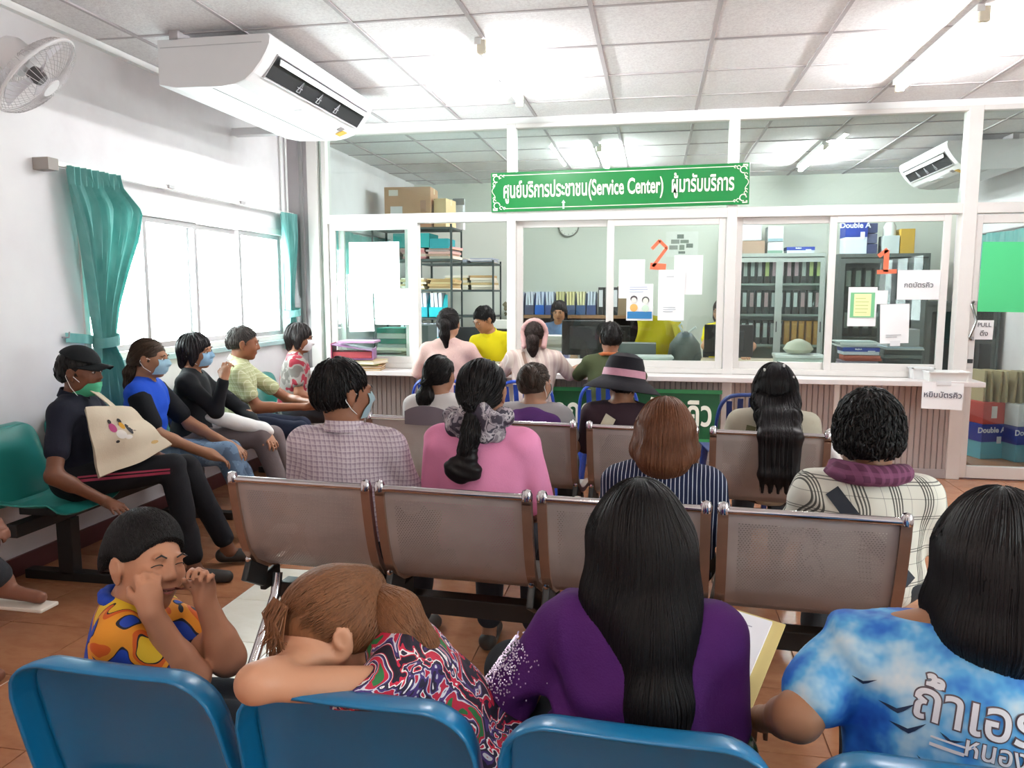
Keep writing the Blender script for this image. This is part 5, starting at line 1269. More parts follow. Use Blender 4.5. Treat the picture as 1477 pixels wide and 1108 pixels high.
def decal(name, mb, surf, parent, frame, m, off=.0025, maxe=.02):
    """lays flat artwork onto a garment: each vertex is dropped along the frame's -z onto the cloth"""
    bm = bmesh.new(); me = bpy.data.meshes.new(name); me.from_pydata([tuple(frame @ Vector(v)) for v in mb.v], [], mb.f); bm.from_mesh(me)
    bmesh.ops.triangulate(bm, faces=bm.faces)
    for _ in range(3):
        le = [e for e in bm.edges if e.calc_length() > maxe]
        if not le: break
        bmesh.ops.subdivide_edges(bm, edges=le, cuts=1); bmesh.ops.triangulate(bm, faces=bm.faces)
    tree = BVHTree.FromPolygons([v.co[:] for v in surf.data.vertices], [p.vertices[:] for p in surf.data.polygons])
    d = -(frame.to_3x3() @ Vector((0, 0, 1))).normalized(); bad = []
    for v in bm.verts:
        h_ = tree.ray_cast(v.co-d*.25, d)
        if h_[0] is None: bad.append(v)
        else: v.co = h_[0]+h_[1].normalized()*off if h_[1].dot(d) < 0 else h_[0]-d*off
    bmesh.ops.delete(bm, geom=bad, context='VERTS'); bm.to_mesh(me); bm.free()
    for p in me.polygons: p.use_smooth = True
    return part(name, (me.materials.append(m), me)[1], None, parent)
# ================================================================== THE PEOPLE
BLK, BRN = '0e0b0c', '241a16'
def patch(o, name, m, sd, h=None, wob=None): return sdpart(name, sd, h or o['h'], m, o['t'], wob)
def strap(o, name, pts, w_, m, th=.004):
    """a flat band following points given in the person's frame"""
    P = [Vector(p) for p in pts]; n = len(P)
    def fn(u, v):
        f = u*(n-1); i = min(int(f), n-2); t_ = f-i; p = P[i].lerp(P[i+1], t_); d = (P[min(i+2, n-1)]-P[max(i-1, 0)]).normalized(); s_ = d.cross(Vector(o)).normalized(); return p+s_*w_*(v-.5)
    return MB().sheet(fn, (n-1)*4, 2, th)
# ---- second bench, nearest row seen: people on it have their backs to us
m = cloth_lines('c8b8be', [(3, .017, .42, '8d7688', .55, 0), (2, .017, .42, '8d7688', .55, 0), (3, .017, .12, 'd8ccd0', .7, .6), (2, .017, .12, 'd8ccd0', .7, .6)])
A1 = person('man in a pink and grey checked shirt with short black hair and a mask', (-1.0, 2.44), -2, sc=.93, lean=-6, top=1.155, skin='8a5c44', head=(-42, 4, 0), headoff=(-.02, 0, 0), h=.0075, bulk=1.06, w=1.08,
            shirt=m, collar=m, trousers=cloth_plain('2a2c34'), hair=('short', '151011'), sleeve='elbow', eyes='mask')
face_mask(A1, '9fbcc4')
m = cloth_plain('e48db4', var=.05)
A2 = person('woman in a pink top with a grey floral scarf tied in her black hair', (-.54, 2.45), -3, sc=.90, lean=-6, top=1.17, skin='9c7058', head=(-6, 2, 0), h=.0075, bulk=1.05, shirt=m, trousers=cloth_plain('30343e'), sleeve='elbow',
            hair=('tail', (0, -.105, -.045), [(-.005, -.135, -.13), (-.02, -.145, -.19)], [.028, .030, .030], BLK, '1c1718', 300), face=False)
sd = SD(); c = A2['hc']; 
for (x, y, z, r) in ((-.085, -.06, -.075, .034), (-.055, -.10, -.085, .036), (-.02, -.10, -.05, .034), (.02, -.10, -.05, .034), (.055, -.105, -.08, .038), (.085, -.06, -.07, .034), (-.075, -.075, -.11, .03), (.065, -.09, -.115, .034), (-.04, -.09, -.115, .03), (.035, -.11, -.12, .03)): sd.ell(c+V3(x, y, z), V3(r, r*.75, r), k=.012)
sdpart('hair_scarf', sd, .006, cloth_patches([(0, '3c3440'), (.44, '8a8088'), (.52, 'b8aeb2'), (.58, '4a4450'), (.64, 'a69aa2')], 26, 2, distort=.6), A2['t'], folds(.003, 130, 4))
sd = SD(); 
for (x, y, z, r) in ((-.02, -.13, -.20, .035), (-.055, -.135, -.225, .036), (-.035, -.13, -.245, .034), (.0, -.13, -.235, .032), (-.01, -.13, -.17, .028)): sd.ell(c+V3(x, y, z), V3(r, r*.8, r*.9), k=.02)
sdpart('netted_bun', sd, .006, hair_mat(BLK, '1c1718'), A2['t'], folds(.002, 200, 2))
m = cloth_lines('161c38', [(0, .0125, .17, 'c8ccd8', .9, 0)], warp=.004)
A3 = person('woman with an auburn bob in a navy and white pinstriped shirt', (.04, 2.42), -3, sc=.88, lean=-4, top=1.05, skin='a87c62', head=(0, 10, 0), h=.0075, bulk=1.04, w=1.0, shirt=m, trousers=cloth_plain('4a3c34'), sleeve='threequarter', face=False,
            hair=('fall', [[((-.070, .0, .02), .030), ((-.078, -.005, -.06), .032), ((-.062, -.015, -.105), .022)], [((.070, .0, .02), .030), ((.078, -.005, -.06), .032), ((.062, -.015, -.105), .022)], [((-.035, -.07, .02), .04), ((-.045, -.085, -.07), .038), ((-.035, -.07, -.12), .026)], [((.035, -.07, .02), .04), ((.045, -.085, -.07), .038), ((.035, -.07, -.12), .026)], [((0, -.08, .0), .04), ((0, -.09, -.08), .034), ((0, -.07, -.12), .026)]],
                  '48281a', '7c4e34', 1500, 16, .017, .0019, .03, .04, .004))
m = cloth_lines('d9d5ca', [(3, .10, .045, '34332f', .9, 0), (3, .10, .045, '34332f', .9, .09), (3, .10, .045, '34332f', .9, .18), (3, .10, .045, '34332f', .9, .27), (2, .095, .03, '4c4a48', .8, .1), (2, .095, .03, '4c4a48', .8, .18), (2, .095, .02, '4c4a48', .6, .55), (3, .085, .02, '6a6866', .6, .62)], warp=.003)
A4 = person('man with thick black hair in a white shirt with black windowpane checks', (.63, 2.40), -8, sc=.91, hs=1.0, lean=-3, top=1.005, skin='8c5e44', head=(-8, 6, 0), h=.0075, bulk=1.1, w=1.06, shirt=m, trousers=cloth_plain('3a3c40'), sleeve='elbow', face=False,
            hair=('short', BLK, .012, .016, 1100, 7, -.045, .03, '1d1a1a', .0036, 0, .5, 9))
sd = SD(); n = A4['nb']
for k in range(15):
    a0, a1 = [math.radians(q) for q in (k*24, k*24+24)]; f = lambda a: n+V3(math.sin(a)*.092, -.004+math.cos(a)*.085, .012-.030*math.cos(a)*.5+.012*abs(math.sin(a)))
    sd.cone(f(a0), f(a1), .026, .026, k=.015)
tw = sdpart('neck_towel', sd, .007, cloth_lines('5a3048', [(3, .03, .4, '7c4866', .7, 0), (2, .03, .4, '7c4866', .6, 0)]), A4['t'], folds(.005, 90, 3))
def band_on(o, name, frm, to, w_, m, dirs=V3(0, -1, 0)):
    """a strap laid over the back of the shirt between two points of the person's frame"""
    a, b = V3(*frm), V3(*to); mb = MB(); d = unit(b-a); L = np.linalg.norm(b-a); mb.quad((0, -w_/2, 0), (L, -w_/2, 0), (L, w_/2, 0), (0, w_/2, 0))
    z = unit(dirs); y = unit(np.cross(z, d)); z = np.cross(d, y); M = Matrix(((d[0], y[0], z[0], a[0]), (d[1], y[1], z[1], a[1]), (d[2], y[2], z[2], a[2]), (0, 0, 0, 1)))
    return decal(name, mb, o['shirt'], o['t'], M, m, .005, .02)
band_on(A4, 'bag_strap', A4['tp'](-.11, -.1, .41), A4['tp'](.12, -.1, .02), .042, mat('232a36', .7))
# ---- third row
B1 = person('woman in a white top with black hair in a low bun, third row left', (-1.04, 3.68), -4, lean=-2, sc=.84, top=1.075, skin='9a6e56', head=(-14, 6, 0), h=.009, shirt=cloth_plain('cfc8c6'), trousers=cloth_plain('38383c'), face=False,
            hair=('tail', (-.03, -.09, -.06), [(-.055, -.11, -.12), (-.06, -.115, -.14)], [.03, .045, .035], BLK, '1d1716', 220))
solo('dark_jacket', MB().sheet(lambda u, v: (-.10+.20*u, -.02*math.cos((u-.5)*3), .09*v*math.sin(math.pi*min(1, max(0, .12+.76*u)))**.4), 10, 6, .01), mat('6c6068', .7), 'dark grey jacket collar over the third-row bench top behind the woman in white', 'jacket', (-1.02, 3.385, .78), smooth=True)
B2 = person('woman with dark brown hair wearing a grey top with purple collar', (-.56, 3.66), -6, lean=-2, sc=.86, top=1.045, skin='a27860', head=(-22, 6, 0), h=.009, shirt=cloth_plain('9a9496'), trousers=cloth_plain('38383c'), face=False, eyes='mask', w=1.05,
            hair=('tail', (0, -.07, .03), [(-.01, -.09, .06), (.0, -.10, .03)], [.045, .05, .045], '2a1e1a', '4a3a30', 260))
face_mask(B2, 'd8dfe2')
sd = SD(); n = B2['nb']; T_ = B2['tp']
for k in range(-5, 6): sd.cone(T_(k*.024, -.055, .415-.012*abs(k)), T_(k*.026, -.088, .36), .038, .036, k=.02)
sdpart('purple_collar', sd, .008, cloth_plain('5a3470'), B2['t'], folds(.004, 60, 3))
B3 = person('woman in a black brimmed hat with pink band and a dark maroon top', (-.14, 3.66), -10, lean=-2, sc=.88, top=1.065, skin='94684e', head=(8, 8, 6), h=.009, shirt=cloth_plain('3a2830'), trousers=cloth_plain('2a2a2e'), face=False, sleeve='long', hair=('short', BLK, -.002, .004, 200), w=1.05)
hat = SD(); P = HPt(B3); R = B3['HR']; hs = B3['hs']
hm = MB().lathe([(0, .140), (.045, .136), (.078, .118), (.092, .08), (.098, .035), (.105, .02), (.14, -.004), (.180, -.035), (.182, -.040), (.14, -.012), (.100, .010), (.090, .03), (0, .03)], None, 40)
M_hat = Matrix.Translation(Vector(P(0, -.012, .0))) @ Matrix(np.eye(4)).to_4x4()
M_hat = Matrix.Translation(Vector(P(0, -.015, .0))) @ Matrix([list(R[0])+[0], list(R[1])+[0], list(R[2])+[0], [0, 0, 0, 1]])
h1 = part('hat', MB().add(hm, M_hat), cloth_plain('16131a', .8), B3['t'], smooth=True)
part('hat_band', MB().add(MB().lathe([(.0995, .028), (.1035, .026), (.0985, .060), (.0945, .060)], None, 40), M_hat), mat('c48a9c', .6, var=.15, nscale=40), h1, smooth=True)
band_on(B3, 'cream_strap', B3['tp'](-.035, -.1, .392), B3['tp'](-.16, -.1, .05), .055, mat('d9d0b8', .8))
B4 = person('woman with very long straight black hair hanging over the bench back', (.53, 3.56), -2, lean=-4, sc=.86, top=1.06, skin='9a6e56', head=(0, 2, 0), h=.009, shirt=cloth_plain('b4ad9c'), trousers=cloth_plain('38383c'), face=False, w=1.1)
s_ = B4['hs']
B4h = hair_fall(B4, [[((x, -.045, .02), .045), ((x*1.25, -.08, -.06), .036), ((x*1.3, -.20, -.11), .024), ((x*1.35, -.315, -.19), .018), ((x*1.3, -.325, -.38), .014), ((x*1.2, -.32, -.47), .007)] for x in (-.062, -.031, 0, .031, .062)], '0d0a0b', '1c1416', 1200, 34, .0185, .0019, .03, .03, .012, seed=8, curl=.03, h=.007)
for k, (x, z) in enumerate(((-.075, .02), (-.05, .09), (.07, .06), (.03, .11))): part('hair_pin', MB().box(*(B4['hc']+V3(x, -.06, z)), .008, .02, .012), mat('d8d4d0', .3), B4['t'], bevel=.002)
band_on(B4, 'bag_strap', B4['tp'](-.115, -.1, .385), B4['tp'](-.16, -.1, .05), .04, mat('5a5a3c', .8))
# ---- at the counter
m = cloth_patches([(0, 'cba8a0'), (.56, 'd2b0a8'), (.6, 'b58a86'), (.62, 'd0aea6')], 60, 1)
def C_arm(x0, x1, y, z=.80): return
C1 = person('woman with a long black ponytail in a pale pink blouse at the counter', (-1.46, 5.34), 0, sc=.95, top=1.27, seat=.46, lean=8, skin='b08468', head=(-4, 4, 0), h=.009, shirt=m, trousers=cloth_plain('3a3c48'), face=False, sleeve='elbow', w=1.05,
            armL=[(-1.70, 5.42, .80), (-1.58, 5.76, .80)], armR=[(-1.22, 5.45, .82), (-1.34, 5.80, .80)], hair=('tail', (0, -.095, .05), [(0, -.12, .0), (.0, -.125, -.08), (.01, -.11, -.18)], [.025, .034, .032, .008], BLK, '221a18', 260, .0028, 7, .03, 'c0b0a0'))
m = cloth_lines('cdbab0', [(3, .07, .3, 'b59a94', .7, 0), (3, .07, .06, 'e0d6d0', .9, .5)])
C2 = person('woman in a cream striped blouse with a pink headband at the counter', (-.83, 5.33), 0, sc=.92, top=1.205, seat=.45, lean=10, skin='a4765c', head=(4, 4, 0), h=.009, shirt=m, trousers=cloth_plain('6a4a48'), face=False, sleeve='elbow', w=1.08,
            armL=[(-1.09, 5.45, .80), (-1.03, 5.80, .80)], armR=[(-.58, 5.46, .80), (-.56, 5.84, .82)], hair=('tail', (0, -.095, .0), [(0, -.115, -.05), (.0, -.12, -.11), (.005, -.11, -.19)], [.03, .042, .036, .01], '1c1414', '3a2a24', 240))
sd = SD(); P = HPt(C2)
for k in range(12):
    a0, a1 = math.radians(-15+k*17.5), math.radians(-15+(k+1)*17.5); f = lambda a: P(.088*math.cos(a), -.055-.025*math.sin(a), .0+.095*math.sin(a))
    sd.cone(f(a0), f(a1), .016, .016, k=.01)
for s2 in (-1, 1): sd.cone(P(s2*.085, -.06, -.02), P(s2*.075, -.09, -.10), .018, .020, k=.01)
sdpart('headband', sd, .006, cloth_plain('d0a4a0'), C2['t'], folds(.002, 150, 2))
band_on(C2, 'bag_strap', C2['tp'](-.08, -.1, .42), C2['tp'](.06, -.1, .10), .022, mat('8a6a5a', .6))
C3 = person('person with short black hair in a dark green shirt at the counter', (-.30, 5.28), -6, sc=.90, top=1.175, seat=.45, lean=8, skin='8a5a40', head=(20, 6, 0), h=.009, shirt=cloth_plain('3c4228'), trousers=cloth_plain('2a2c30'), face=False, sleeve='elbow',
            armL=[(-.52, 5.42, .80), (-.44, 5.80, .80)], armR=[(-.08, 5.42, .80), (-.16, 5.80, .80)], hair=('short', '14100f', -.002, .010, 260))
sd = SD(); n = C3['nb']
for k in range(10):
    a0, a1 = math.radians(k*36), math.radians(k*36+36); f = lambda a: n+V3(math.sin(a)*.068, math.cos(a)*.064, -.0-.014*math.cos(a)); sd.cone(f(a0), f(a1), .012, .012, k=.008)
sdpart('orange_collar', sd, .007, cloth_plain('b0623a'), C3['t'])
# ---- office staff
O1 = person('man in a bright yellow polo shirt leaning over the desk inside', (-1.42, 7.12), 168, sc=1.0, top=1.25, seat=.50, lean=20, side=6, skin='a0704e', head=(-28, 26, 0), headoff=(.03, .03, 0), h=.009, shirt=cloth_plain('e6d21c', var=.04), collar=cloth_plain('e6d21c', var=.04), trousers=cloth_plain('2a2c34'),
            armL=[(-1.12, 6.98, .86), (-1.26, 6.72, .79)], armR=[(-1.66, 7.0, .86), (-1.52, 6.74, .79)], hair=('short', '120e0e', -.002, .012, 260))
O2 = person('young woman with black hair in a blue shirt at the cluttered desk', (-1.02, 8.45), 180, sc=.95, top=1.31, seat=.48, lean=6, skin='c08a68', head=(0, 16, 0), h=.009, shirt=cloth_plain('6a86ac'), trousers=cloth_plain('2a2c34'), sleeve='elbow',
            armL=[(-.78, 8.32, .86), (-.86, 8.12, .80)], armR=[(-1.26, 8.32, .86), (-1.16, 8.12, .80)],
            hair=('fall', [[((-.066, -.02, .0), .026), ((-.070, -.03, -.12), .022), ((-.072, .0, -.2), .012)], [((.066, -.02, .0), .026), ((.070, -.03, -.12), .022), ((.072, .0, -.2), .012)], [((0, -.07, 0), .05), ((0, -.08, -.16), .04)]], '0d0a0b', '1c1416', 200, 12, .02, .003, .034, .03, .0))
O3 = person('woman with long dark hair in a yellow shirt behind the right monitor', (.70, 8.05), 150, sc=.95, top=1.33, seat=.50, lean=8, skin='c09070', head=(0, 10, 0), h=.009, shirt=cloth_plain('e0cc20', var=.04), trousers=cloth_plain('2a2c34'), armL=[(.96, 7.96, .86), (.90, 7.74, .80)], armR=[(.50, 7.86, .86), (.60, 7.66, .80)],
            hair=('fall', [[((-.066, -.02, .0), .026), ((-.072, -.0, -.14), .024), ((-.078, .03, -.27), .014)], [((.066, -.02, .0), .026), ((.072, -.0, -.14), .024), ((.078, .03, -.27), .014)], [((0, -.07, 0), .05), ((0, -.08, -.2), .04)]], '1c1210', '3a2620', 200, 14, .02, .003, .034, .03, .0))
d3 = thing('office_desk', 'desk in front of the woman in yellow in the office', 'desk', (.72, 7.62, 0)); part('desk_top', MB().bx(-.5, .5, -.22, .22, .72, .75), mat('b0a48e', .5), d3, bevel=.004)
for x in (-.46, .46): part('side_panel', MB().bx(x-.015, x+.015, -.2, .2, 0, .72), mat('8a7f6c', .6), d3)
for (l, x, y) in (('office chair under the woman in blue', -1.02, 8.52), ('office chair under the woman in yellow', .73, 8.10), ('office chair under the man in yellow', -1.42, 7.22)):
    c_ = office_chair(l+' in the office', (x, y, 0), math.pi, '2c3034')
# ---- along the left wall
L1 = person('man in a black cap and navy polo with a green mask under his chin', (-2.64, 3.13), -74, sc=.93, top=1.125, seat=.44, lean=2, skin='6e4632', head=(-8, 4, 0), h=.0065, shirt=cloth_plain('161826', var=.1), collar=cloth_plain('161826', var=.1), bulk=.95,
            trousers=cloth_plain('15151a', var=.15), armR=[(-2.52, 2.84, .60), (-2.40, 3.00, .45)], armL=[(-2.56, 3.36, .66), (-2.33, 3.32, .58)], handR=dict(curl=12, dirv=(.75, .9, -.2) ), knees=[(-2.28, 3.42, .52), (-2.26, 3.28, .55)], ankles=[(-2.12, 3.50, .10), (-2.14, 3.24, .09)], hair=('short', '1a1615', -.004, .0, 150, 6), shoes='2a2624')
face_mask(L1, '4fb58a', chin=True)
P = HPt(L1); R = L1['HR']; sd = SD(); s_ = L1['hs']
sd.ell(P(0, -.012, .045), V3(.090, .108, .092)*s_, R, k=.01); sd.cut(R @ V3(0, -.28, -1), P(0, .09, .048))
cp = sdpart('cap', sd, .006, cloth_plain('15171a', .8), L1['t'])
part('cap_visor', MB().sheet(lambda u, v: Vector(P((u-.5)*.150*(1-.35*v**2), .070+.095*v-.06*(2*u-1)**2*(1-.3*v), .052-.012*v-.022*(2*u-1)**2)), 12, 8, .005), cloth_plain('15171a', .8), cp, smooth=True)
decal('trouser_stripe', MB().quad((0, -.006, 0), (.36, -.006, 0), (.36, .006, 0), (0, .006, 0)).quad((0, .012, 0), (.36, .012, 0), (.36, .020, 0), (0, .020, 0)), L1['trousers'], L1['trousers'],
      Matrix(((0, 0, 1, .28), (1, 0, 0, .06), (0, 1, 0, .54), (0, 0, 0, 1))), mat('a02c4c', .6), .002)
m = cloth_plain('1f4ec0', var=.05)
L2 = person('woman with brown ponytail in a blue shirt with black sleeve and a mask', (-2.66, 3.62), -72, sc=.88, top=1.14, seat=.44, lean=6, skin='9a6e54', head=(-6, 6, 0), h=.0065, shirt=m, sleeve='cap', trousers=cloth_patches([(0, '4a5c72'), (.5, '5f748c'), (.62, '6f8499')], 12, 3, .8), shoes='e8e4e0', eyes='mask',
            armR=[(-2.50, 3.52, .66), (-2.28, 3.64, .54)], armL=[(-2.52, 3.84, .66), (-2.26, 3.80, .56)], knees=[(-2.30, 3.86, .51), (-2.24, 3.72, .53)], ankles=[(-2.14, 3.95, .10), (-2.08, 3.76, .10)],
            hair=('tail', (0, -.09, -.03), [(0, -.115, -.08), (-.01, -.125, -.16), (-.01, -.12, -.24)], [.028, .034, .03, .012], '2c2019', '4c3a2c', 300))
face_mask(L2, '9cc0d4')
sd = SD(); 
for (a, b) in ((L2['shr'], L2['eR']), (L2['shl'], L2['eL'])):
    sd = SD().cone(a+(b-a)*.10, a+(b-a)*.72, .058, .054, k=.01); sdpart('black_sleeve', sd, .0075, cloth_plain('14151a'), L2['t'], folds(.003, 50, 2))
sd = SD(); 
for kx, (i, f) in enumerate(((1, .92), (0, .92))): sd.ell(L2['pel']+(L2['kn'][i]-L2['pel'])*f+V3(0, .0, .030), V3(.05, .035, .032), k=.01)
sdpart('knee_through_rip', sd, .007, skin_mat('a87c62'), L2['trousers'])
decal('shirt_print', text_mb('49', .09, bold=.002), L2['shirt'], L2['shirt'], Matrix(((-.35, 0, .94, .25), (-.94, 0, -.35, .05), (0, 1, 0, .82), (0, 0, 0, 1))), mat('e4e6ee', .6), .003) if False else None
L3 = person('woman in a black long-sleeved top with a blue mask, hand raised to her chin', (-2.66, 4.06), -70, sc=.88, top=1.145, seat=.44, lean=4, skin='a8785c', head=(-14, 4, 8), h=.0065, shirt=cloth_plain('141418', var=.15), sleeve='long', trousers=cloth_plain('6a5f60', var=.1), shoes='3a3430', eyes='mask',
            armR=[(-2.42, 3.94, .72), (-2.37, 3.95, .90)], handR=dict(curl=50, dirv=(-.35, .15, 1), palm=(-.8, .3, .2)), armL=[(-2.44, 4.26, .68), (-2.22, 4.12, .56)], knees=[(-2.26, 4.28, .52), (-2.24, 4.10, .55)], ankles=[(-2.12, 4.36, .10), (-2.08, 4.12, .12)],
            hair=('fall', [[((-.066, -.01, .0), .028), ((-.072, .0, -.07), .022)], [((.066, -.01, .0), .028), ((.072, .0, -.07), .022)], [((0, -.07, 0), .045), ((0, -.075, -.08), .035)]], '120e10', '2c2528', 420, 12, .017, .0032, .036, .03, .002))
face_mask(L3, '8fb6d4')
m = cloth_lines('b4b58e', [(3, .028, .4, 'a2a47c', .7, 0), (2, .028, .4, 'a2a47c', .7, 0), (3, .028, .07, 'dcdcc0', .8, .5), (2, .028, .07, 'dcdcc0', .8, .5)])
L4 = person('middle-aged man in a yellow-green checked shirt with hands in his lap', (-2.66, 4.56), -68, sc=.93, top=1.165, seat=.44, lean=6, skin='8a583e', head=(4, 8, 0), h=.007, shirt=m, collar=m, trousers=cloth_plain('20263a'), shoes='3a322c',
            armR=[(-2.46, 4.48, .66), (-2.18, 4.56, .66)], armL=[(-2.44, 4.86, .66), (-2.16, 4.70, .66)], handR=dict(curl=30, palm=(-.2, .8, .3)), handL=dict(curl=30, palm=(.2, -.8, .3)), hair=('short', '2a2422', -.004, .004, 360, 6, -.045, .026, '4a423e'))
m = cloth_patches([(0, '6b6460'), (.42, '8d8580'), (.5, '8c2434'), (.62, 'b0a49c')], 9, 2, distort=.4)
L5 = person('woman with a white mask in a red and grey patterned top by the partition', (-2.60, 5.24), -62, sc=.90, top=1.155, seat=.44, lean=6, skin='8a5c44', head=(-12, 10, 0), h=.008, shirt=m, trousers=cloth_plain('3a3a40'), eyes='mask',
            hair=('fall', [[((-.068, -.02, .0), .028), ((-.070, -.02, -.06), .022)], [((.068, -.02, .0), .028), ((.070, -.02, -.06), .022)], [((0, -.07, 0), .045), ((0, -.07, -.07), .035)]], '1a1616', '3c3434', 300, 10, .017, .003, .036, .03, .002))
face_mask(L5, 'e4e0e4')
L0 = person('seated person at the left edge of whom only a sandalled foot shows', (-2.66, 2.28), -95, sc=.95, seat=.44, lean=0, skin='7a4e3c', h=.010, shirt=cloth_plain('4a4a50'), trousers=cloth_plain('2c2c30'), knees=[(-2.50, 2.38, .52), (-2.50, 2.18, .60)], ankles=[(-2.42, 2.26, .08), (-2.33, 2.36, .33)], shoes=None, hair=('short',))
for i, a in enumerate(L0['an']): part('sandal_sole', MB().add(MB().box(0, .06, -.088, .085, .25, .014), Matrix.Translation(Vector(a)) @ Matrix.Rotation(-a[0]*.6, 4, 'Z')), mat('d8ccc0', .7), L0['t'], bevel=.005)
# ---- front row: boy, girl and two women
m = cloth_patches([(0, 'd8b02c'), (.40, 'd8b02c'), (.41, '1c1a22'), (.425, 'c8571e'), (.47, 'd98a26'), (.53, '1c1a22'), (.54, '1f3e9e'), (.64, '2446a8')], 8.5, 1.5, distort=.5)
boy = person('boy with closed eyes and fists on his cheeks in an orange and blue shirt', (-1.08, 1.37), -62, sc=.62, hs=.82, top=.915, seat=.425, lean=6, child=1, skin='b27e62', head=(-46, -4, -12), headoff=(.01, .015, 0), h=.0048, shirt=m, trousers=cloth_plain('20242c'), eyes='closed', smile=True, shoes='30343a', w=1.05, bulk=1.12,
            armR=[(-.90, 1.33, .61), (-.950, 1.29, .765)], armL=[(-.865, 1.41, .62), (-.895, 1.385, .755)], handR=dict(curl=75, dirv=(-.25, -.05, 1), palm=(-1, -.2, 0), s=.66, fr=1.12), handL=dict(curl=55, dirv=(.2, .05, 1), palm=(1, -.4, 0), s=.66, fr=1.1), lm=1.42,
            knees=[(-.80, 1.46, .49), (-.84, 1.36, .50)], ankles=[(-.78, 1.48, .20), (-.82, 1.36, .20)], hair=('short', '0f0c0d', .002, .018, 4500, 10, -.012, .026, '1d1818', .0012, 0, .38, 6, 1), loose=.010)
sd = SD(); n = boy['nb']
for k in range(14):
    a0, a1 = math.radians(k*26), math.radians(k*26+26); f = lambda a: n+V3(math.sin(a)*.052, .004+math.cos(a)*.050, .006-.014*math.cos(a)); sd.cone(f(a0), f(a1), .012, .012, k=.008)
sdpart('shirt_collar', sd, .005, cloth_plain('1f3e9e'), boy['t'])
m = cloth_patches([(0, '1a1622'), (.38, '231d30'), (.44, 'c02440'), (.475, 'e8e2e2'), (.495, '2a2238'), (.53, '46306c'), (.56, 'c8c4cc'), (.58, 'b0203c'), (.64, '2c6a3c')], 15, 2.5, distort=1.2)
girl = person('girl with light brown ponytail asleep on her folded arms over a chair back', (-.30, 1.33), 112, sc=.70, hs=.90, seat=.43, lean=36, child=1, skin='b8866a', head=(22, 16, 10), headoff=(.0, .075, -.070), h=.0048, shirt=m, trousers=m, shoes='6a3a4c', w=1.02, bulk=1.1, eyes='closed', lm=.98,
              armL=[(-.590, 1.035, .785), (-.555, 1.15, .775)], armR=[(-.56, 1.28, .78), (-.58, 1.13, .775)], handL=dict(curl=20, s=.68, dirv=(.77, -.63, -.1)), handR=dict(curl=30, s=.68, dirv=(.2, .5, -.2)), knees=[(-.52, 1.40, .50), (-.45, 1.50, .50)], ankles=[(-.55, 1.42, .2), (-.48, 1.55, .2)],
              hair=('tail', (0, -.10, .045), [(-.01, -.135, .03), (-.02, -.165, -.04), (-.025, -.165, -.12), (-.03, -.15, -.19)], [.022, .038, .042, .034, .010], '5c3a26', '8c5c3c', 3000, .0014, 12, .055, '9ab83c', .002, None, 900, -.06, .03), loose=.010)
P = HPt(girl); rng = np.random.default_rng(4); fm = MB()
for k in range(90):
    x = rng.uniform(-.055, .055); q = rng.uniform(-.016, .016, 6); L_ = rng.uniform(.15, 1.3)
    pts = [P(x, .062, .098), P(x*1.05+q[0], .092, .062+q[1]), P(x*1.1+q[2], .110-abs(x)*.3, .062-.045*L_), P(x*1.15+q[3], .118-abs(x)*.35+q[4], .062-.085*L_)]
    fm.tube(pts, [.0010, .0013, .0011, .0004], 4)
part('fringe', fm, hair_mat('5c3a26', '8c5c3c'), girl['t'], smooth=True)
dec = Matrix(((.8, 0, -.6, -.06), (-.6, 0, -.8, .0), (0, 1, 0, .70), (0, 0, 0, 1)))
m = cloth_plain('471a5c', var=.08)
pur = person('woman in a purple top with long loose black hair, backs to the viewer', (-.015, 1.34), 2, sc=.88, hs=.95, top=1.005, seat=.43, lean=10, skin='a07458', head=(-4, 8, 0), h=.007, bulk=1.12, w=1.02, shirt=m, trousers=cloth_plain('2e3236'), sleeve='elbow', face=False, hem=.02, shfold=.007,
             armL=[(-.27, 1.36, .60), (-.20, 1.62, .58)], armR=[(.14, 1.36, .60), (.10, 1.62, .58)], knees=[(-.30, 1.66, .52), (.16, 1.72, .52)],
             hair=('fall', [[((-.056, -.03, .02), .038), ((-.060, -.055, -.08), .038), ((-.050, -.09, -.17), .024)], [((0, -.06, .0), .05), ((.01, -.10, -.12), .045), ((.02, -.155, -.24), .034), ((.02, -.165, -.34), .028), ((.025, -.155, -.42), .012)], [((.056, -.03, .02), .038), ((.062, -.05, -.08), .038), ((.078, -.07, -.19), .022)], [((.035, -.07, 0), .05), ((.04, -.10, -.12), .042), ((.05, -.15, -.24), .028), ((.05, -.155, -.36), .018)]],
                   '0b090a', '1a1516', 2600, 30, .0185, .0016, .03, .05, .001, 5, .010, None, 0, .05))
random.seed(8)
for s2 in (-1, 1):
    sh, el = (pur['shl'], pur['eL']) if s2 < 0 else (pur['shr'], pur['eR']); sq = MB(); d = unit(el-sh); n1 = unit(np.cross(d, V3(0, 1, 0))); n2 = np.cross(n1, d)
    for k in range(520):
        tt = random.uniform(.30, .97); a = random.gauss(math.pi*(1.0 if s2 < 0 else 0.0)+(.5 if s2 < 0 else 2.6), .45); p = sh+(el-sh)*tt+(n1*math.cos(a)+n2*math.sin(a))*.0565; sq.box(p[0], p[1], p[2], .0020, .0020, .0020)
    q_ = part('sequins', sq, mat('d8c4dc', .25, .3), pur['shirt']); q_['kind'] = 'stuff'
def sky_mat():
    t = NT('sky_print_cloth'); n = t.noise(7.5, 4, rough=.55); X, Y, Z = t.xyz()
    c = t.ramp(n, [(.36, '1c48a8'), (.47, '2a6cc6'), (.55, '5aa6dc'), (.62, 'a9cde4'), (.70, 'd8e0e6')]); t.bump(t.noise(13, 3), .4, .008); return t.fin(c, .6, 0, .3)
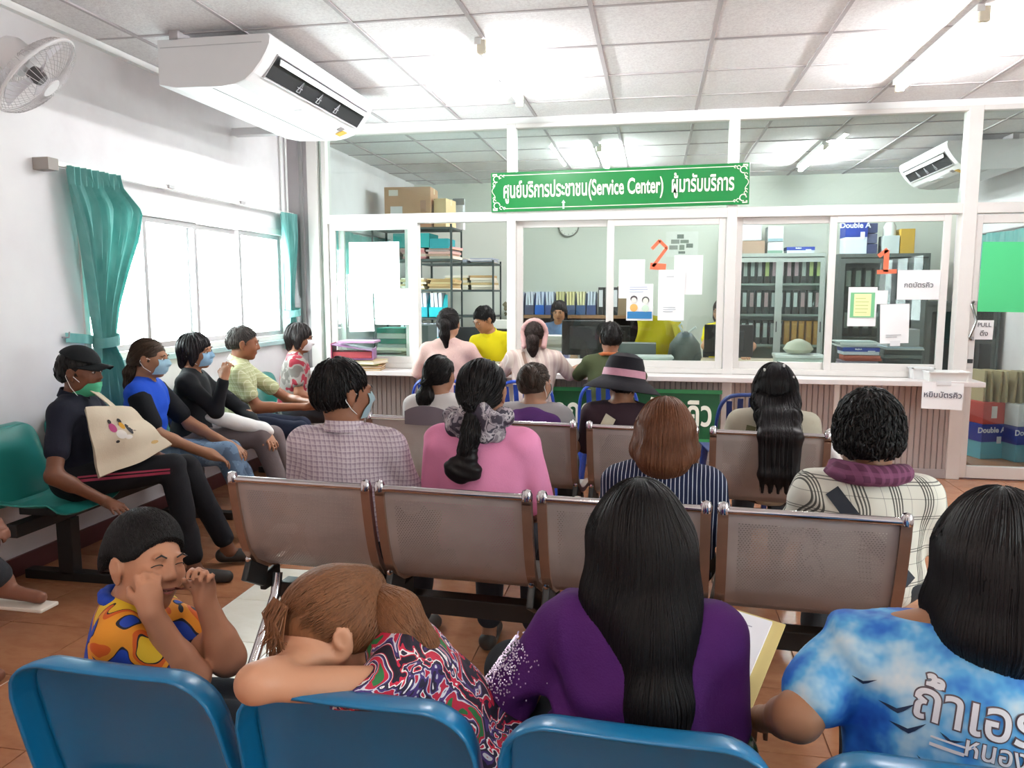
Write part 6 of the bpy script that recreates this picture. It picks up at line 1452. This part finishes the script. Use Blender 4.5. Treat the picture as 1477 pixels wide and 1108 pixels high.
sky = person('woman with a black bob in a blue sky-print shirt with Thai lettering', (.50, 1.28), -10, sc=.93, hs=.95, top=.975, seat=.43, lean=8, side=-2, skin='9c7054', head=(-16, 12, 0), headoff=(.055, .0, .0), h=.007, bulk=1.14, w=1.06, shirt=sky_mat(), trousers=cloth_plain('1c1c20'), face=False, sleeve='short', hem=.02, shfold=.007,
             armL=[(.245, 1.26, .69), (.22, 1.46, .57)], armR=[(.70, 1.20, .64), (.66, 1.40, .56)],
             hair=('fall', [[((-.060, -.005, .02), .032), ((-.068, -.01, -.08), .033), ((-.062, -.015, -.125), .022)], [((.060, -.005, .02), .032), ((.068, -.01, -.08), .033), ((.062, -.015, -.125), .022)], [((-.035, -.07, .02), .045), ((-.045, -.085, -.09), .042), ((-.04, -.075, -.135), .025)], [((.035, -.07, .02), .045), ((.045, -.085, -.09), .042), ((.04, -.075, -.135), .025)], [((0, -.08, .0), .045), ((0, -.09, -.09), .04), ((0, -.08, -.14), .025)]],
                   '0e0c0d', '241f20', 2600, 18, .017, .0016, .03, .045, .0, 6, .008, None, 0, .06))
def back_frame(o, x, y, d, roll=0, dist=-.3):
    c = V3(*o['tp'](x, dist, d)); R = o['RT']; X = R @ V3(1, 0, 0); Z = R @ V3(0, 0, 1); N = R @ V3(0, -1, 0)
    X2 = X*math.cos(roll)+Z*math.sin(roll); Z2 = -X*math.sin(roll)+Z*math.cos(roll)
    return Matrix(((X2[0], Z2[0], N[0], c[0]), (X2[1], Z2[1], N[1], c[1]), (X2[2], Z2[2], N[2], c[2]), (0, 0, 0, 1)))
M_ink = mat('5a4a52', .6); M_let = mat('e2dde2', .6); M_bird = mat('1a2a4a', .6)
for (txt, size, x, d, off) in (('ถ้ำเอราวัณ', .078, .075, .285, 0), ('หนองบัวลำภู', .040, .085, .215, 0)):
    decal('lettering_outline', text_mb(txt, size, bold=size*.042, sx=.92), sky['shirt'], sky['shirt'], back_frame(sky, x, 0, d, -.16), M_ink, .0015, .012)
    decal('lettering', text_mb(txt, size, bold=size*.012, sx=.92), sky['shirt'], sky['shirt'], back_frame(sky, x, 0, d, -.16), M_let, .003, .012)
bars_ = MB().quad((0, 0, 0), (.045, 0, 0), (.045, .005, 0), (0, .005, 0)).quad((0, .012, 0), (.045, .012, 0), (.045, .015, 0), (0, .015, 0))
decal('lettering_bars', bars_, sky['shirt'], sky['shirt'], back_frame(sky, -.06, 0, .225, -.16), M_let, .003, .012)
random.seed(12)
for (x, d, s2) in ((-.155, .335, .9), (-.105, .29, 1.2), (-.09, .25, 1.2), (-.03, .245, .8), (-.06, .175, 1.0), (-.13, .15, .9), (-.04, .12, 1.2), (.03, .08, 1.0), (-.10, .08, .8)):
    b = MB(); b.v = [(0, 0, 0), (-.008, .003, 0), (-.02, .006, 0), (-.008, -.002, 0), (0, -.006, 0), (.008, -.002, 0), (.022, .008, 0), (.008, .003, 0)]; b.v = [(p*s2, q*s2, r) for p, q, r in b.v]; b.f = [(0, 1, 3, 4), (1, 2, 3), (0, 4, 5, 7), (7, 5, 6)]
    decal('bird_print', b, sky['shirt'], sky['shirt'], back_frame(sky, x, 0, d, random.uniform(-.4, .4)), M_bird, .002, .02)
band_on(sky, 'bag_strap', sky['tp'](.17, -.12, .20), sky['tp'](-.02, -.12, .03), .016, mat('9a8488', .6))
# ================================================================== things the people hold
def W(px): return px
fo = thing('paper_folder', 'open tan folder of papers on the knees of the woman in purple', 'folder', (.155, 1.66, .605), -.30); fo.rotation_euler = (math.radians(14), math.radians(6), -.35)
part('cover', MB().box(0, 0, 0, .21, .31, .004), mat('cfb878', .7), fo, bevel=.001); part('paper_block', MB().box(-.012, .0, .006, .18, .28, .008), mat('e8e4ea', .7), fo)
part('printed_lines', (lambda m_: [m_.box(-.012, .10-.022*k, .0106, .13*random.uniform(.6, 1), .003, .0006) for k in range(9)] and m_)(MB()), mat('a9a2b4', .7), fo)
tote = thing('tote_bag', 'cream cotton tote bag with a small printed picture on the capped man\'s lap', 'bag', (-2.42, 3.16, .55))
Q = [Vector(q) for q in ((-2.50, 3.02, .86), (-2.42, 3.20, .83), (-2.28, 3.30, .645), (-2.42, 2.98, .56))]; o_ = Vector(tote.location); nn_ = Vector((.75, -.55, .35)).normalized()
def tf(u, v, e=0):
    a = Q[0].lerp(Q[1], u); b = Q[3].lerp(Q[2], u); return a.lerp(b, v)-o_+nn_*(.035*math.sin(math.pi*u)*math.sin(math.pi*v)+.006*math.sin(9*u+5*v)+.006*math.sin(14*v)+e)
part('bag_body', MB().sheet(lambda u, v: tf(u, v), 18, 18, -.03), cloth_plain('d8cab4', var=.05), tote, smooth=True)
part('bag_strap', MB().sheet(lambda u, v: Vector((-2.66+.22*u, 3.10+.05*u, .98-.14*u+.03*math.sin(3*u)))-o_+Vector((.0, .03*(v-.5), 0)), 10, 2, .004), cloth_plain('d8cab4', var=.05), tote, smooth=True)
for (nm, u0, v0, ru, rv, c_) in (('dark_print', .36, .245, .042, .042, '2a2426'), ('pink_print', .37, .355, .075, .085, 'b84a80'), ('white_print', .44, .50, .095, .085, 'f0ece6'), ('white_print', .52, .58, .07, .04, 'f0ece6'), ('dark_print', .34, .60, .035, .022, '2a2426'), ('dark_print', .54, .25, .042, .045, '2a2426'), ('yellow_print', .53, .35, .05, .075, 'd8a030'), ('dark_print', .60, .44, .045, .11, '2a2a30'), ('dark_print', .69, .47, .075, .035, '2a2a30'), ('tan_print', .86, .80, .07, .035, 'c8a468')):
    part(nm, MB().grid(lambda u, v: tf(u0+ru*v*math.cos(6.283*u)*.8, v0+rv*v*math.sin(6.283*u), .033), 14, 2), mat(c_, .7), tote, smooth=True)
wb = SD()
for (x, y, z, r) in ((-2.40, 4.0, .66, .07), (-2.33, 4.05, .63, .07), (-2.26, 4.10, .60, .06), (-2.46, 3.96, .68, .04), (-2.22, 4.12, .58, .05)): wb.ell((x, y, z), (r, r*.8, r*.6), k=.05)
o = sdpart('white_bag', wb, .007, cloth_plain('dcd8d6', var=.04), None, folds(.006, 50, 3)); tag(o, 'soft white cloth bag on the lap of the woman in black', 'bag')
gb = SD(); gb.ell((.13, 1.37, .47), (.09, .10, .07), k=.03).cone((.10, 1.30, .50), (.16, 1.42, .52), .04, .05, k=.03)
o = sdpart('green_bag', gb, .007, mat('1c4a24', .25, var=.3), None, folds(.006, 70, 5)); tag(o, 'glossy dark green bag between the two women in the front row', 'bag')
lb = SD()
for (x, y, z, r) in ((-2.30, 5.16, .60, .09), (-2.2, 5.1, .58, .08), (-2.1, 5.06, .56, .06)): lb.ell((x, y, z), (r, r*.8, r*.5), k=.05)
o = sdpart('checked_cloth', lb, .008, cloth_lines('b49c98', [(0, .03, .4, '6a5254', .7, 0), (1, .03, .4, '6a5254', .6, 0)]), None, folds(.004, 60, 1)); tag(o, 'brown checked cloth bundle on the lap of the woman by the partition', 'cloth')
wbag = SD().ell((.765, 3.52, .565), (.065, .10, .11), k=.03).ell((.76, 3.50, .70), (.05, .07, .09), k=.05)
o = sdpart('plastic_bag', wbag, .008, mat('e4e2e4', .35, var=.03), None, folds(.008, 60, 2)); tag(o, 'white plastic bag at the right end of the third-row bench', 'bag')
cb = SD().ell((-.245, 2.53, .58), (.045, .09, .12), k=.03).ell((-.24, 2.50, .50), (.05, .10, .06), k=.04)
o = sdpart('cream_bag', cb, .007, cloth_plain('b8aca0'), None, folds(.006, 60, 4)); tag(o, 'cream cloth bag squeezed between the seats beside the woman in stripes', 'bag')
dc = thing('document', 'white document with a green edge held beside the striped woman', 'papers', (.225, 2.36, .56), -.2); dc.rotation_euler = (.5, .25, -.3)
part('sheet', MB().box(0, 0, 0, .012, .16, .20), mat('cfd6d2', .6), dc); part('green_edge', MB().box(0, 0, .102, .014, .16, .006), mat('4a7a5c', .6), dc)
